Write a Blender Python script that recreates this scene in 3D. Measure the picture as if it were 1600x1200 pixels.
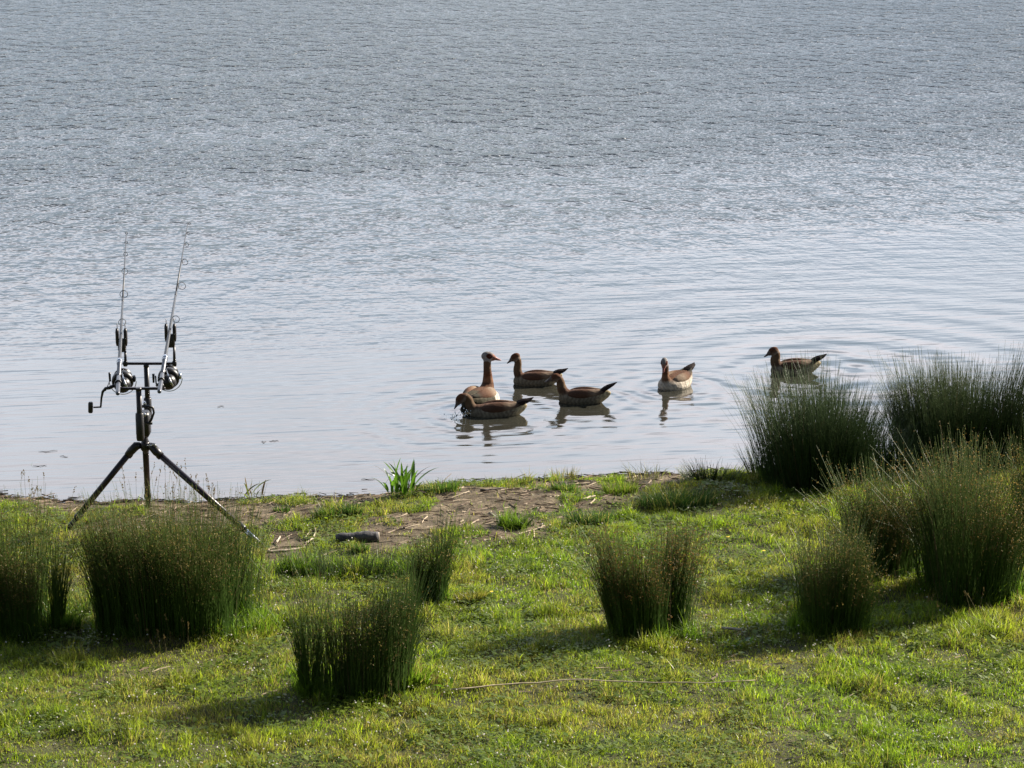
import bpy, math, random
import numpy as np
from mathutils import Vector, Matrix, Quaternion

random.seed(7)
R = math.radians
scene = bpy.context.scene
for o in list(bpy.data.objects):
    bpy.data.objects.remove(o)

# ------------------------------------------------------------------ camera
H, PITCH, HFOV = 5.5, R(14), R(24)
F_PX = 800 / math.tan(HFOV / 2)
cd = bpy.data.cameras.new('camera')
cam = bpy.data.objects.new('camera', cd)
scene.collection.objects.link(cam)
scene.camera = cam
cam.location = (0, 0, H)
cam.rotation_euler = (R(90) - PITCH, 0, 0)
cd.sensor_fit = 'HORIZONTAL'
cd.angle = HFOV
cd.clip_start, cd.clip_end = 0.1, 3000

# ------------------------------------------------------------------ light
SUN_EL, SUN_AZ = R(29), R(58)          # azimuth clockwise from +Y towards +X
world = bpy.data.worlds.new("World")
scene.world = world
world.use_nodes = True
wn, wl = world.node_tree.nodes, world.node_tree.links
wn.clear()
wo = wn.new('ShaderNodeOutputWorld')
bg = wn.new('ShaderNodeBackground')
sky = wn.new('ShaderNodeTexSky')
sky.sky_type = 'NISHITA'
sky.sun_disc = False
sky.sun_elevation = SUN_EL
sky.sun_rotation = SUN_AZ
sky.air_density, sky.dust_density, sky.ozone_density = 1.0, 0.6, 1.5
bg.inputs['Strength'].default_value = 0.11
# broken cloud in the sky
tc = wn.new('ShaderNodeTexCoord')
mp = wn.new('ShaderNodeMapping')
mp.inputs['Scale'].default_value = (1.3, 1.3, 4.5)
mp.inputs['Location'].default_value = (0.4, 0.2, 0.1)
cn = wn.new('ShaderNodeTexNoise')
cn.inputs['Scale'].default_value = 2.0
cn.inputs['Detail'].default_value = 6
cn.inputs['Roughness'].default_value = 0.55
cr = wn.new('ShaderNodeValToRGB')
cr.color_ramp.elements[0].position = 0.36
cr.color_ramp.elements[1].position = 0.68
cr.color_ramp.elements[0].color = (0.84, 0.84, 0.84, 1)
cr.color_ramp.elements[1].color = (0.97, 0.97, 0.97, 1)
cm = wn.new('ShaderNodeMixRGB')
# cloud brightness over elevation: a bright broken bank low over the lake, blue-grey haze at the horizon and overhead
sx = wn.new('ShaderNodeSeparateXYZ')
er = wn.new('ShaderNodeValToRGB')
er.color_ramp.interpolation = 'EASE'
CL = [(0.0, (.060, .083, .112)), (0.09, (.082, .108, .145)), (0.16, (.165, .192, .238)), (0.23, (.395, .42, .465)), (0.31, (.505, .49, .525)), (0.40, (.25, .275, .32)), (0.56, (.085, .11, .14)), (1.0, (.12, .16, .22))]
el_ = er.color_ramp.elements
for i_, (p_, c_) in enumerate(CL):
    if 0 < i_ < len(CL) - 1:
        el_.new(p_)
for e_, (p_, c_) in zip(er.color_ramp.elements, CL):
    e_.color = (*c_, 1)
es = wn.new('ShaderNodeVectorMath'); es.operation = 'SCALE'; az_ = wn.new('ShaderNodeMapRange'); az_.interpolation_type = 'SMOOTHSTEP'
az_.inputs['From Min'].default_value = -0.5; az_.inputs['From Max'].default_value = 0.8
az_.inputs['To Min'].default_value = 2.4; az_.inputs['To Max'].default_value = 17.0
wl.new(sx.outputs['Y'], az_.inputs['Value']); mp2 = wn.new('ShaderNodeMapping'); mp2.inputs['Scale'].default_value = (5, 5, 22)
n2_ = wn.new('ShaderNodeTexNoise'); n2_.inputs['Scale'].default_value = 1.6; n2_.inputs['Detail'].default_value = 4
wl.new(tc.outputs['Generated'], mp2.inputs[0]); wl.new(mp2.outputs[0], n2_.inputs[0])
mr2 = wn.new('ShaderNodeMapRange'); mr2.inputs['From Min'].default_value = .3; mr2.inputs['From Max'].default_value = .7
mr2.inputs['To Min'].default_value = .86; mr2.inputs['To Max'].default_value = 1.14; wl.new(n2_.outputs[0], mr2.inputs[0])
mu2 = wn.new('ShaderNodeMath'); mu2.operation = 'MULTIPLY'; wl.new(az_.outputs[0], mu2.inputs[0]); wl.new(mr2.outputs[0], mu2.inputs[1])
wl.new(mu2.outputs[0], es.inputs['Scale'])
wl.new(tc.outputs['Generated'], sx.inputs[0]); wl.new(sx.outputs['Z'], er.inputs[0])
wl.new(er.outputs['Color'], es.inputs[0]); wl.new(es.outputs[0], cm.inputs['Color2'])
wl.new(tc.outputs['Generated'], mp.inputs['Vector'])
wl.new(mp.outputs['Vector'], cn.inputs['Vector'])
wl.new(cn.outputs['Fac'], cr.inputs['Fac'])
wl.new(cr.outputs['Color'], cm.inputs['Fac'])
wl.new(sky.outputs['Color'], cm.inputs['Color1'])
wl.new(cm.outputs['Color'], bg.inputs['Color'])
wl.new(bg.outputs[0], wo.inputs[0])

sd = bpy.data.lights.new('sun', 'SUN')
sd.energy, sd.angle, sd.color = 5.0, R(0.6), (1.0, 0.91, 0.78)
sun = bpy.data.objects.new('sun', sd)
scene.collection.objects.link(sun)
to_sun = Vector((math.cos(SUN_EL) * math.sin(SUN_AZ), math.cos(SUN_EL) * math.cos(SUN_AZ), math.sin(SUN_EL)))
sun.rotation_euler = to_sun.to_track_quat('Z', 'Y').to_euler()
sun.location = to_sun * 30

vs = scene.view_settings
vs.view_transform, vs.look, vs.gamma, vs.use_curve_mapping = 'Standard', 'None', 1, False
vs.exposure = 1.4
scene.cycles.max_bounces = 8
scene.cycles.sample_clamp_direct = 1.5
scene.cycles.transparent_max_bounces = 8

# ------------------------------------------------------------------ helpers
def W(px, py, d):
    """world point seen at photo pixel (px, py) at forward distance d"""
    x = (px - 800) / F_PX
    u = -(py - 600) / F_PX
    v = np.array([x, math.cos(PITCH) + u * math.sin(PITCH), -math.sin(PITCH) + u * math.cos(PITCH)])
    return np.array([0, 0, H]) + v * (d / v[1])

def on_plane(px, py, z=0.0):
    a, b = W(px, py, 1.0), W(px, py, 2.0)
    t = (z - a[2]) / (b[2] - a[2])
    return a + (b - a) * t

def hash01(ix, iy, seed):
    h = (ix.astype(np.int64) * 374761393 + iy.astype(np.int64) * 668265263 + seed * 974711) & 0xffffffff
    h = ((h ^ (h >> 13)) * 1274126177) & 0xffffffff
    return ((h ^ (h >> 16)) & 0xffff) / 65535.0

def vnoise(x, y, scale, seed=0, octaves=3):
    x, y = np.asarray(x, float) / scale, np.asarray(y, float) / scale
    tot, amp, nrm = 0, 1, 0
    for k in range(octaves):
        ix, iy = np.floor(x), np.floor(y)
        fx, fy = x - ix, y - iy
        fx, fy = fx * fx * (3 - 2 * fx), fy * fy * (3 - 2 * fy)
        a, b = hash01(ix, iy, seed + k), hash01(ix + 1, iy, seed + k)
        c, d = hash01(ix, iy + 1, seed + k), hash01(ix + 1, iy + 1, seed + k)
        tot = tot + amp * ((a * (1 - fx) + b * fx) * (1 - fy) + (c * (1 - fx) + d * fx) * fy)
        nrm += amp
        amp *= 0.5
        x, y = x * 2.03 + 5.1, y * 2.03 + 1.7
    return tot / nrm

_sh = [(-900, 765), (-300, 772), (0, 777), (120, 786), (400, 781), (600, 774), (680, 759), (850, 748), (1000, 743), (1170, 738),
       (1300, 730), (1600, 716), (2000, 700), (2600, 680)]
SH = np.array([on_plane(px, py, 0.0)[:2] for px, py in _sh])

def shore_y(x):
    x = np.asarray(x, float)
    return np.interp(x, SH[:, 0], SH[:, 1]) + 0.10 * (vnoise(x, x * 0, 0.5, 3) - 0.5) + 0.05 * (vnoise(x, x * 0, 0.12, 9) - 0.5)

def ground_z(x, y):
    x, y = np.asarray(x, float), np.asarray(y, float)
    s = shore_y(x) - y
    sp = np.maximum(s, 0)
    z = 0.05 * (1 - np.exp(-sp / 0.25)) + 0.055 * sp
    z = z + np.clip(sp / 0.6, 0, 1) * (0.10 * (vnoise(x, y, 1.6, 21, 2) - 0.5) + 0.05 * (vnoise(x, y, 0.35, 22, 3) - 0.5))
    z = z + np.clip(sp / 0.1, 0, 1) * 0.018 * (vnoise(x, y, 0.09, 23, 2) - 0.5)
    z = np.where(s < 0, np.maximum(0.25 * s, -1.5), z)
    z = np.where(sp > 30, 0.05 + 0.055 * 30, z)
    return z

def on_ground(px, py):
    z = 0.1
    for _ in range(25):
        p = on_plane(px, py, z)
        z = 0.5 * z + 0.5 * float(ground_z(p[0], p[1]))
    p = on_plane(px, py, z)
    p[2] = float(ground_z(p[0], p[1]))
    return p

def tag(o, label=None, cat=None, group=None, kind=None):
    if label: o['label'] = label
    if cat: o['category'] = cat
    if group: o['group'] = group
    if kind: o['kind'] = kind
    return o

def mesh_np(name, verts, quads=None, tris=None, mats=(), colors=None, smooth=False, parent=None, loc=(0, 0, 0)):
    me = bpy.data.meshes.new(name)
    verts = np.asarray(verts, np.float32)
    nq = 0 if quads is None else len(quads)
    nt = 0 if tris is None else len(tris)
    me.vertices.add(len(verts))
    me.vertices.foreach_set('co', verts.ravel())
    idx = []
    if nq: idx.append(np.asarray(quads, np.int32).ravel())
    if nt: idx.append(np.asarray(tris, np.int32).ravel())
    idx = np.concatenate(idx)
    me.loops.add(len(idx))
    me.loops.foreach_set('vertex_index', idx)
    me.polygons.add(nq + nt)
    starts = np.concatenate([np.arange(nq) * 4, nq * 4 + np.arange(nt) * 3]).astype(np.int32)
    me.polygons.foreach_set('loop_start', starts)
    me.polygons.foreach_set('use_smooth', np.full(nq + nt, smooth))
    me.update(calc_edges=True)
    if colors is not None:
        ca = me.color_attributes.new('tint', 'FLOAT_COLOR', 'POINT')
        c4 = np.ones((len(verts), 4), np.float32)
        c4[:, :3] = colors
        ca.data.foreach_set('color', c4.ravel())
    for m in mats:
        me.materials.append(m)
    o = bpy.data.objects.new(name, me)
    scene.collection.objects.link(o)
    o.location = loc
    if parent is not None:
        o.parent = parent
    return o

def empty(name, loc):
    o = bpy.data.objects.new(name, None)
    o.empty_display_size = 0.1
    scene.collection.objects.link(o)
    o.location = loc
    return o

class MB:
    """collects shapes (world coordinates) and links them as one mesh"""
    def __init__(self): self.v, self.f = [], []
    def _ring(self, c, a, b, n, ra, rb):
        i0 = len(self.v)
        for k in range(n):
            t = 2 * math.pi * k / n
            self.v.append(Vector(c) + Vector(a) * (ra * math.cos(t)) + Vector(b) * (rb * math.sin(t)))
        return i0
    def loft(self, rings):                     # rings: (centre, axis_a, axis_b, ra, rb)
        n = 14
        ids = [self._ring(c, a, b, n, ra, rb) for c, a, b, ra, rb in rings]
        for i, j in zip(ids, ids[1:]):
            for k in range(n):
                self.f.append((i + k, i + (k + 1) % n, j + (k + 1) % n, j + k))
        self.f.append(tuple(ids[0] + k for k in reversed(range(n))))
        self.f.append(tuple(ids[-1] + k for k in range(n)))
        return self
    def tube(self, pts, r, n=10, flat=1.0):
        pts = [Vector(p) for p in pts]
        rs = r if isinstance(r, (list, tuple)) else [r] * len(pts)
        a = None
        ids = []
        for i, p in enumerate(pts):
            t = (pts[min(i + 1, len(pts) - 1)] - pts[max(i - 1, 0)]).normalized()
            if a is None:
                a = t.orthogonal().normalized()
            else:
                a = (a - t * a.dot(t)).normalized()
            b = t.cross(a)
            ids.append(self._ring(p, a, b, n, rs[i], rs[i] * flat))
        for i, j in zip(ids, ids[1:]):
            for k in range(n):
                self.f.append((i + k, i + (k + 1) % n, j + (k + 1) % n, j + k))
        self.f.append(tuple(ids[0] + k for k in reversed(range(n))))
        self.f.append(tuple(ids[-1] + k for k in range(n)))
        return self
    def box(self, c, ax, ay, az, bevel=0.15):   # half-axis vectors
        c, ax, ay, az = Vector(c), Vector(ax), Vector(ay), Vector(az)
        g = 1 - bevel
        rings = []
        for z, s in ((-1, g), (-g, 1), (g, 1), (1, g)):
            i0 = len(self.v)
            for sx, sy in ((1, g), (g, 1), (-g, 1), (-1, g), (-1, -g), (-g, -1), (g, -1), (1, -g)):
                self.v.append(c + ax * sx * s + ay * sy * s + az * z)
            rings.append(i0)
        for i, j in zip(rings, rings[1:]):
            for k in range(8):
                self.f.append((i + k, i + (k + 1) % 8, j + (k + 1) % 8, j + k))
        self.f.append(tuple(rings[0] + k for k in reversed(range(8))))
        self.f.append(tuple(rings[-1] + k for k in range(8)))
        return self
    def torus(self, c, nrm, r, w, n=24, arc=(0, 2 * math.pi), m=6, ref=None):
        nrm = Vector(nrm).normalized()
        a = Vector(ref) if ref is not None else nrm.orthogonal()
        a = (a - nrm * a.dot(nrm)).normalized()
        b = nrm.cross(a)
        full = abs(arc[1] - arc[0] - 2 * math.pi) < 1e-6
        ids = []
        cnt = n if full else n + 1
        for i in range(cnt):
            t = arc[0] + (arc[1] - arc[0]) * i / n
            rad = a * math.cos(t) + b * math.sin(t)
            ids.append(self._ring(Vector(c) + rad * r, rad, nrm, m, w, w))
        prs = list(zip(ids, ids[1:])) + ([(ids[-1], ids[0])] if full else [])
        for i, j in prs:
            for k in range(m):
                self.f.append((i + k, i + (k + 1) % m, j + (k + 1) % m, j + k))
        return self
    def ball(self, c, ax, ay, az, n=14, m=9):
        c, ax, ay, az = Vector(c), Vector(ax), Vector(ay), Vector(az)
        ids = []
        for i in range(1, m):
            t = math.pi * i / m
            i0 = len(self.v)
            for k in range(n):
                p = 2 * math.pi * k / n
                self.v.append(c + az * math.cos(t) + (ax * math.cos(p) + ay * math.sin(p)) * math.sin(t))
            ids.append(i0)
        for i, j in zip(ids, ids[1:]):
            for k in range(n):
                self.f.append((i + k, j + k, j + (k + 1) % n, i + (k + 1) % n))
        self.f.append(tuple(ids[0] + k for k in range(n)))
        self.f.append(tuple(ids[-1] + k for k in reversed(range(n))))
        return self
    def build(self, name, mat, parent=None, origin=None, smooth=True):
        if origin is None:
            origin = Vector((0, 0, 0))
            q = parent
            while q is not None:
                origin = origin + q.location
                q = q.parent
        origin = Vector(origin)
        me = bpy.data.meshes.new(name)
        me.from_pydata([tuple(v - origin) for v in self.v], [], self.f)
        me.polygons.foreach_set('use_smooth', [smooth and len(p.vertices) < 8 for p in me.polygons])
        me.update()
        if mat: me.materials.append(mat)
        o = bpy.data.objects.new(name, me)
        scene.collection.objects.link(o)
        if parent is not None: o.parent = parent
        else: o.location = origin
        return o

# ------------------------------------------------------------------ materials
def new_mat(name):
    m = bpy.data.materials.new(name)
    m.use_nodes = True
    n, l = m.node_tree.nodes, m.node_tree.links
    return m, n, l, n['Principled BSDF'], n['Material Output']

def noisy(name, c1, c2, scale=20, rough=0.6, metal=0.0, bump=0.0, detail=4, stretch=(1, 1, 1), spec=0.5):
    m, n, l, b, out = new_mat(name)
    t = n.new('ShaderNodeTexCoord'); mp = n.new('ShaderNodeMapping'); mp.inputs['Scale'].default_value = stretch
    nz = n.new('ShaderNodeTexNoise'); nz.inputs['Scale'].default_value = scale; nz.inputs['Detail'].default_value = detail
    r = n.new('ShaderNodeValToRGB')
    r.color_ramp.elements[0].position, r.color_ramp.elements[1].position = 0.3, 0.7
    r.color_ramp.elements[0].color, r.color_ramp.elements[1].color = (*c1, 1), (*c2, 1)
    l.new(t.outputs['Object'], mp.inputs[0]); l.new(mp.outputs[0], nz.inputs[0]); l.new(nz.outputs[0], r.inputs[0])
    l.new(r.outputs[0], b.inputs['Base Color'])
    b.inputs['Roughness'].default_value = rough; b.inputs['Metallic'].default_value = metal
    b.inputs['Specular IOR Level'].default_value = spec
    if bump:
        bp = n.new('ShaderNodeBump'); bp.inputs['Strength'].default_value = bump; bp.inputs['Distance'].default_value = 0.01
        l.new(nz.outputs[0], bp.inputs['Height']); l.new(bp.outputs[0], b.inputs['Normal'])
    return m

def leafy(name, transl=0.45, rough=0.45, spec=0.5, tr_gain=(1.25, 1.35, 0.7)):
    """leaf material: the tint stored on the blade, seen by reflected and by transmitted light"""
    m, n, l, b, out = new_mat(name)
    a = n.new('ShaderNodeVertexColor'); a.layer_name = 'tint'
    l.new(a.outputs[0], b.inputs['Base Color'])
    b.inputs['Roughness'].default_value = rough
    b.inputs['Specular IOR Level'].default_value = spec
    tr = n.new('ShaderNodeBsdfTranslucent')
    g = n.new('ShaderNodeMixRGB'); g.blend_type = 'MULTIPLY'; g.inputs[0].default_value = 1
    g.inputs[2].default_value = (*tr_gain, 1)
    l.new(a.outputs[0], g.inputs[1]); l.new(g.outputs[0], tr.inputs['Color'])
    mx = n.new('ShaderNodeMixShader'); mx.inputs[0].default_value = transl
    l.new(b.outputs[0], mx.inputs[1]); l.new(tr.outputs[0], mx.inputs[2]); l.new(mx.outputs[0], out.inputs[0])
    return m

M_GRASS = leafy('grass_blades', 0.58, 0.42, 0.5)
M_RUSH = leafy('rush_stems', 0.25, 0.5, 0.22)
M_SEED = leafy('rush_flowers', 0.35, 0.7, 0.2, (1.2, 1.1, 0.9))
M_LEAF = leafy('dock_leaves', 0.45, 0.35, 0.5)
M_TINT = leafy('litter', 0.1, 0.75, 0.25, (1, 1, 1))
M_PETAL = leafy('petals', 0.4, 0.6, 0.3, (1, 1, 1))
M_BLACK = noisy('black_metal', (0.006, 0.005, 0.006), (0.012, 0.010, 0.011), 60, 0.38, 0.0)
M_ANOD = noisy('anodised_dark_metal', (0.012, 0.007, 0.009), (0.022, 0.012, 0.015), 40, 0.34, 0.2)
M_STEEL = noisy('steel', (0.5, 0.5, 0.52), (0.65, 0.65, 0.67), 80, 0.22, 1.0)
M_BLANK = noisy('carbon_blank', (0.022, 0.024, 0.028), (0.045, 0.048, 0.055), 60, 0.45, 0.0)
M_HANDLE = noisy('grey_shrink_grip', (0.07, 0.075, 0.09), (0.12, 0.125, 0.145), 90, 0.33, 0.3)
M_PLASTIC = noisy('alarm_plastic', (0.014, 0.011, 0.011), (0.024, 0.018, 0.018), 50, 0.4)
M_WOOD = noisy('weathered_wood', (0.28, 0.22, 0.16), (0.5, 0.42, 0.33), 25, 0.85, 0, 0.4, 6, (1, 1, 1))
M_BARK = noisy('wet_dark_bark', (0.025, 0.023, 0.026), (0.09, 0.085, 0.09), 30, 0.8, 0, 0.8, 6)
M_CUT = noisy('cut_wood', (0.3, 0.25, 0.19), (0.45, 0.39, 0.31), 60, 0.8)
M_STRAW = noisy('dry_straw', (0.36, 0.28, 0.17), (0.6, 0.5, 0.34), 30, 0.7)
M_TWIG = noisy('wet_twig', (0.03, 0.022, 0.018), (0.08, 0.06, 0.045), 30, 0.7)

# ------------------------------------------------------------------ water
GEESE = {  # waterline pixel of each bird: used for the rings they make
    'adult_back': (752, 630), 'young_behind': (838, 600), 'young_middle': (915, 628),
    'young_drinking': (775, 648), 'adult_front': (1053, 604), 'young_right': (1243, 583)}
G0 = {k: on_plane(*v) for k, v in GEESE.items()}

def water_material():
    m, n, l, b, out = new_mat('lake_water')
    b.inputs['Base Color'].default_value = (0.030, 0.029, 0.022, 1)
    b.inputs['Roughness'].default_value = 0.07
    b.inputs['IOR'].default_value = 1.55
    b.inputs['Specular IOR Level'].default_value = 0.75
    geo = n.new('ShaderNodeNewGeometry')
    sep = n.new('ShaderNodeSeparateXYZ'); l.new(geo.outputs['Position'], sep.inputs[0])
    def math_(op, a, c=None, clamp=False):
        q = n.new('ShaderNodeMath'); q.operation = op; q.use_clamp = clamp
        for i, v in enumerate((a, c)):
            if v is None: continue
            if isinstance(v, (int, float)): q.inputs[i].default_value = v
            else: l.new(v, q.inputs[i])
        return q.outputs[0]
    def noise(scale, sx, sy, rot, detail=3, rough=0.5, off=0.0):
        mp = n.new('ShaderNodeMapping'); mp.vector_type = 'POINT'
        vr = n.new('ShaderNodeVectorRotate'); vr.rotation_type = 'Z_AXIS'; vr.inputs['Angle'].default_value = rot
        l.new(geo.outputs['Position'], vr.inputs['Vector'])
        mp.inputs['Scale'].default_value = (sx, sy, 1); mp.inputs['Location'].default_value = (off, off * 0.7, 0)
        l.new(vr.outputs[0], mp.inputs[0])
        t = n.new('ShaderNodeTexNoise'); t.inputs['Scale'].default_value = scale
        t.inputs['Detail'].default_value = detail; t.inputs['Roughness'].default_value = rough
        l.new(mp.outputs[0], t.inputs[0])
        return t.outputs[0]
    # how ruffled: the bay by the bank is sheltered; noise breaks up the edge of the breeze
    br = noise(0.16, 0.5, 1.4, R(-12), 3, 0.5, 3.0)
    y2 = math_('ADD', sep.outputs['Y'], math_('MULTIPLY', math_('SUBTRACT', br, 0.5), 9.0))
    y2 = math_('ADD', y2, math_('MULTIPLY', sep.outputs['X'], -0.25))
    def ramp(v, a, c):
        q = n.new('ShaderNodeMapRange'); q.interpolation_type = 'SMOOTHSTEP'
        q.inputs['From Min'].default_value = a; q.inputs['From Max'].default_value = c
        l.new(v, q.inputs['Value']); return q.outputs[0]
    rough_mask = ramp(y2, 23.0, 50.0)
    mid_mask = ramp(y2, 20.5, 31.0)
    # heights in metres
    w1 = math_('MULTIPLY', math_('POWER', noise(1.9, 1.35, 0.85, R(-14), 3, 0.6), 2.3), 0.56)
    w2 = math_('MULTIPLY', noise(6.0, 1.0, 1.0, R(-26), 2, 0.5, 7), 0.03)
    w3 = math_('MULTIPLY', noise(1.0, 0.5, 1.3, R(-8), 2, 0.5, 11), 0.05)
    lane = math_('ADD', math_('MULTIPLY', noise(0.35, 0.35, 1.0, R(-10), 3, 0.6, 41), 1.7), 0.12)
    chop = math_('MULTIPLY', math_('MULTIPLY', math_('ADD', math_('ADD', w1, w2), w3), rough_mask), lane)
    m1 = math_('MULTIPLY', noise(6.0, 0.35, 1.8, R(-14), 2, 0.5, 17), 0.008)
    mid = math_('MULTIPLY', m1, mid_mask)
    c1 = math_('MULTIPLY', noise(1.6, 0.3, 2.2, R(-6), 3, 0.5, 23), 0.0075)
    c2 = math_('MULTIPLY', noise(5.0, 0.22, 2.0, R(-10), 2, 0.5, 29), 0.0036)
    h = math_('ADD', math_('ADD', chop, mid), math_('ADD', c1, c2))
    # rings spreading from the birds
    rings = [('young_drinking', -0.17, 0.0, 24.0, 0.0044, 0.8), ('young_middle', 0.0, 0.0, 27.0, 0.0030, 0.6),
             ('adult_front', 0.0, -0.05, 28.0, 0.0030, 0.6), ('young_right', 0.1, 0.0, 20.0, 0.0040, 1.0), ('young_right', 0.6, 0.2, 9.0, 0.0075, 2.2),
             ('young_behind', 0.0, 0.0, 32.0, 0.0018, 0.4), ('adult_back', 0.0, 0.0, 24.0, 0.0012, 0.5)]
    for key, dx, dy, k, amp, fall in rings:
        p = G0[key]
        vd = n.new('ShaderNodeVectorMath'); vd.operation = 'DISTANCE'
        wob = n.new('ShaderNodeVectorMath'); wob.operation = 'ADD'
        l.new(geo.outputs['Position'], wob.inputs[0])
        cx = n.new('ShaderNodeCombineXYZ'); wv = math_('MULTIPLY', noise(2.0, 1, 1, 0.3, 2, 0.5, dx * 9 + k), 0.18)
        l.new(wv, cx.inputs[0]); l.new(wv, cx.inputs[1]); l.new(cx.outputs[0], wob.inputs[1])
        l.new(wob.outputs[0], vd.inputs[0]); vd.inputs[1].default_value = (p[0] + dx + 0.09, p[1] + dy + 0.09, 0)
        r = vd.outputs['Value']
        s = math_('SINE', math_('MULTIPLY', r, k))
        e = math_('EXPONENT', math_('MULTIPLY', r, -1.0 / fall))
        h = math_('ADD', h, math_('MULTIPLY', math_('MULTIPLY', s, e), amp))
    bp = n.new('ShaderNodeBump'); bp.inputs['Strength'].default_value = 1.0; bp.inputs['Distance'].default_value = 1.0
    l.new(h, bp.inputs['Height']); l.new(bp.outputs[0], b.inputs['Normal'])
    return m

s = 900
o = mesh_np('water', [(-s, -20, 0), (s, -20, 0), (s, 1500, 0), (-s, 1500, 0)], quads=[(0, 1, 2, 3)], mats=[water_material()])
tag(o, kind='structure')

# ------------------------------------------------------------------ ground
def ground_material():
    m, n, l, b, out = new_mat('soil')
    t = n.new('ShaderNodeTexCoord')
    def nz(sc, d=5, r=0.6):
        q = n.new('ShaderNodeTexNoise'); q.inputs['Scale'].default_value = sc; q.inputs['Detail'].default_value = d
        q.inputs['Roughness'].default_value = r; l.new(t.outputs['Object'], q.inputs[0]); return q.outputs[0]
    r = n.new('ShaderNodeValToRGB')
    el = r.color_ramp.elements
    el[0].position, el[0].color = 0.30, (0.040, 0.032, 0.020, 1)
    el[1].position, el[1].color = 0.72, (0.27, 0.21, 0.135, 1)
    e = el.new(0.5); e.color = (0.115, 0.088, 0.055, 1)
    l.new(nz(9, 8, 0.7), r.inputs[0])
    # green cast where the turf grows (stored on the sheet as a density)
    a = n.new('ShaderNodeVertexColor'); a.layer_name = 'tint'
    mx = n.new('ShaderNodeMixRGB'); mx.inputs[2].default_value = (0.060, 0.062, 0.024, 1)
    l.new(a.outputs[0], mx.inputs[0]); l.new(r.outputs[0], mx.inputs[1])
    # the ground is wet for a hand's breadth above the water
    gp = n.new('ShaderNodeNewGeometry'); gs = n.new('ShaderNodeSeparateXYZ'); l.new(gp.outputs['Position'], gs.inputs[0])
    wr = n.new('ShaderNodeMapRange'); wr.inputs['From Min'].default_value = 0.012; wr.inputs['From Max'].default_value = 0.055
    wr.inputs['To Min'].default_value = 0.30; wr.inputs['To Max'].default_value = 1.0; l.new(gs.outputs['Z'], wr.inputs['Value'])
    wt = n.new('ShaderNodeVectorMath'); wt.operation = 'SCALE'; l.new(mx.outputs[0], wt.inputs[0]); l.new(wr.outputs[0], wt.inputs['Scale'])
    l.new(wt.outputs[0], b.inputs['Base Color'])
    b.inputs['Roughness'].default_value = 0.9; b.inputs['Specular IOR Level'].default_value = 0.2
    bp = n.new('ShaderNodeBump'); bp.inputs['Strength'].default_value = 0.8; bp.inputs['Distance'].default_value = 0.02
    l.new(nz(40, 6, 0.7), bp.inputs['Height']); l.new(bp.outputs[0], b.inputs['Normal'])
    return m

def turf_density(x, y):
    """0 bare soil .. 1 closed turf"""
    s = shore_y(x) - y
    xl, xr = -3.9, 1.5                           # the trodden fishing spot
    n1 = vnoise(x, y, 0.42, 40, 3)
    inx = np.clip((x - xl) / 0.6, 0, 1) * np.clip((xr - x) / 1.6, 0, 1)
    depth = 1.9 * inx + 0.15 + 0.5 * (vnoise(x, y, .6, 41, 2) - .5)
    depth = np.where(x < -1.75, depth * 0.55, depth)
    base = np.clip((s - depth) / 0.45, 0, 1)
    patch = np.clip((n1 - 0.50) / 0.05, 0, 1) * np.clip(s / 0.25, 0, 1)
    worn = np.clip((vnoise(x, y, 0.75, 45, 3) - 0.60) / 0.10, 0, 1) * 0.25
    return np.clip(np.maximum(base * (1 - worn), patch * 0.9), 0, 1) * (s > 0.02)

def stretch(a, b, step, far, k=1.35):
    mid = list(np.arange(a, b + 1e-6, step)); st = step; lo, hi = a, b; L, Rr = [], []
    while lo > -far:
        st *= k; lo -= st; hi += st; L.append(lo); Rr.append(hi)
    return np.array(L[::-1] + mid + Rr)
gx = stretch(-6.5, 6.5, 0.045, 700)
gy = stretch(9.5, 20.5, 0.045, 700)
GX, GY = np.meshgrid(gx, gy)
GZ = ground_z(GX, GY)
nx, ny = len(gx), len(gy)
vv = np.stack([GX.ravel(), GY.ravel(), GZ.ravel()], 1)
ii = np.arange(nx * ny).reshape(ny, nx)
qd = np.stack([ii[:-1, :-1].ravel(), ii[:-1, 1:].ravel(), ii[1:, 1:].ravel(), ii[1:, :-1].ravel()], 1)
td = turf_density(GX.ravel(), GY.ravel())
o = mesh_np('ground', vv, quads=qd, mats=[ground_material()], colors=np.repeat(td[:, None], 3, 1), smooth=True)
tag(o, kind='structure')

# ------------------------------------------------------------------ blades
def blade_arrays(base, hgt, wid, ang, lean, bend, col, rs):
    """flat tapering blades: base (N,3); 5 vertices each"""
    N = len(base)
    la = rs.uniform(0, 2 * np.pi, N) if lean is None else lean
    fx, fy = np.cos(ang), np.sin(ang)
    bx, by = np.cos(la) * bend, np.sin(la) * bend
    out = np.empty((N, 5, 3), np.float32)
    for k, (t, wf) in enumerate(((0, 1), (0, -1), (0.5, .85), (0.5, -.85), (1, 0))):
        out[:, k, 0] = base[:, 0] + fx * wid * wf * .5 + bx * hgt * t * t
        out[:, k, 1] = base[:, 1] + fy * wid * wf * .5 + by * hgt * t * t
        out[:, k, 2] = base[:, 2] + hgt * t * np.sqrt(np.maximum(1 - (bend * t) ** 2 * .8, .05))
    i = np.arange(N) * 5
    q = np.stack([i, i + 1, i + 3, i + 2], 1)
    t3 = np.stack([i + 2, i + 3, i + 4], 1)
    c = np.repeat(col, 5, 0)
    return out.reshape(-1, 3), q, t3, c

def scatter(n, rs, x0=-5.0, x1=5.0, y0=9.8, y1=20.3):
    x = rs.uniform(x0, x1, n); y = rs.uniform(y0, y1, n)
    k = np.abs(x) < 0.2125 * y * 1.16 + 0.35
    return x[k], y[k]

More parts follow.
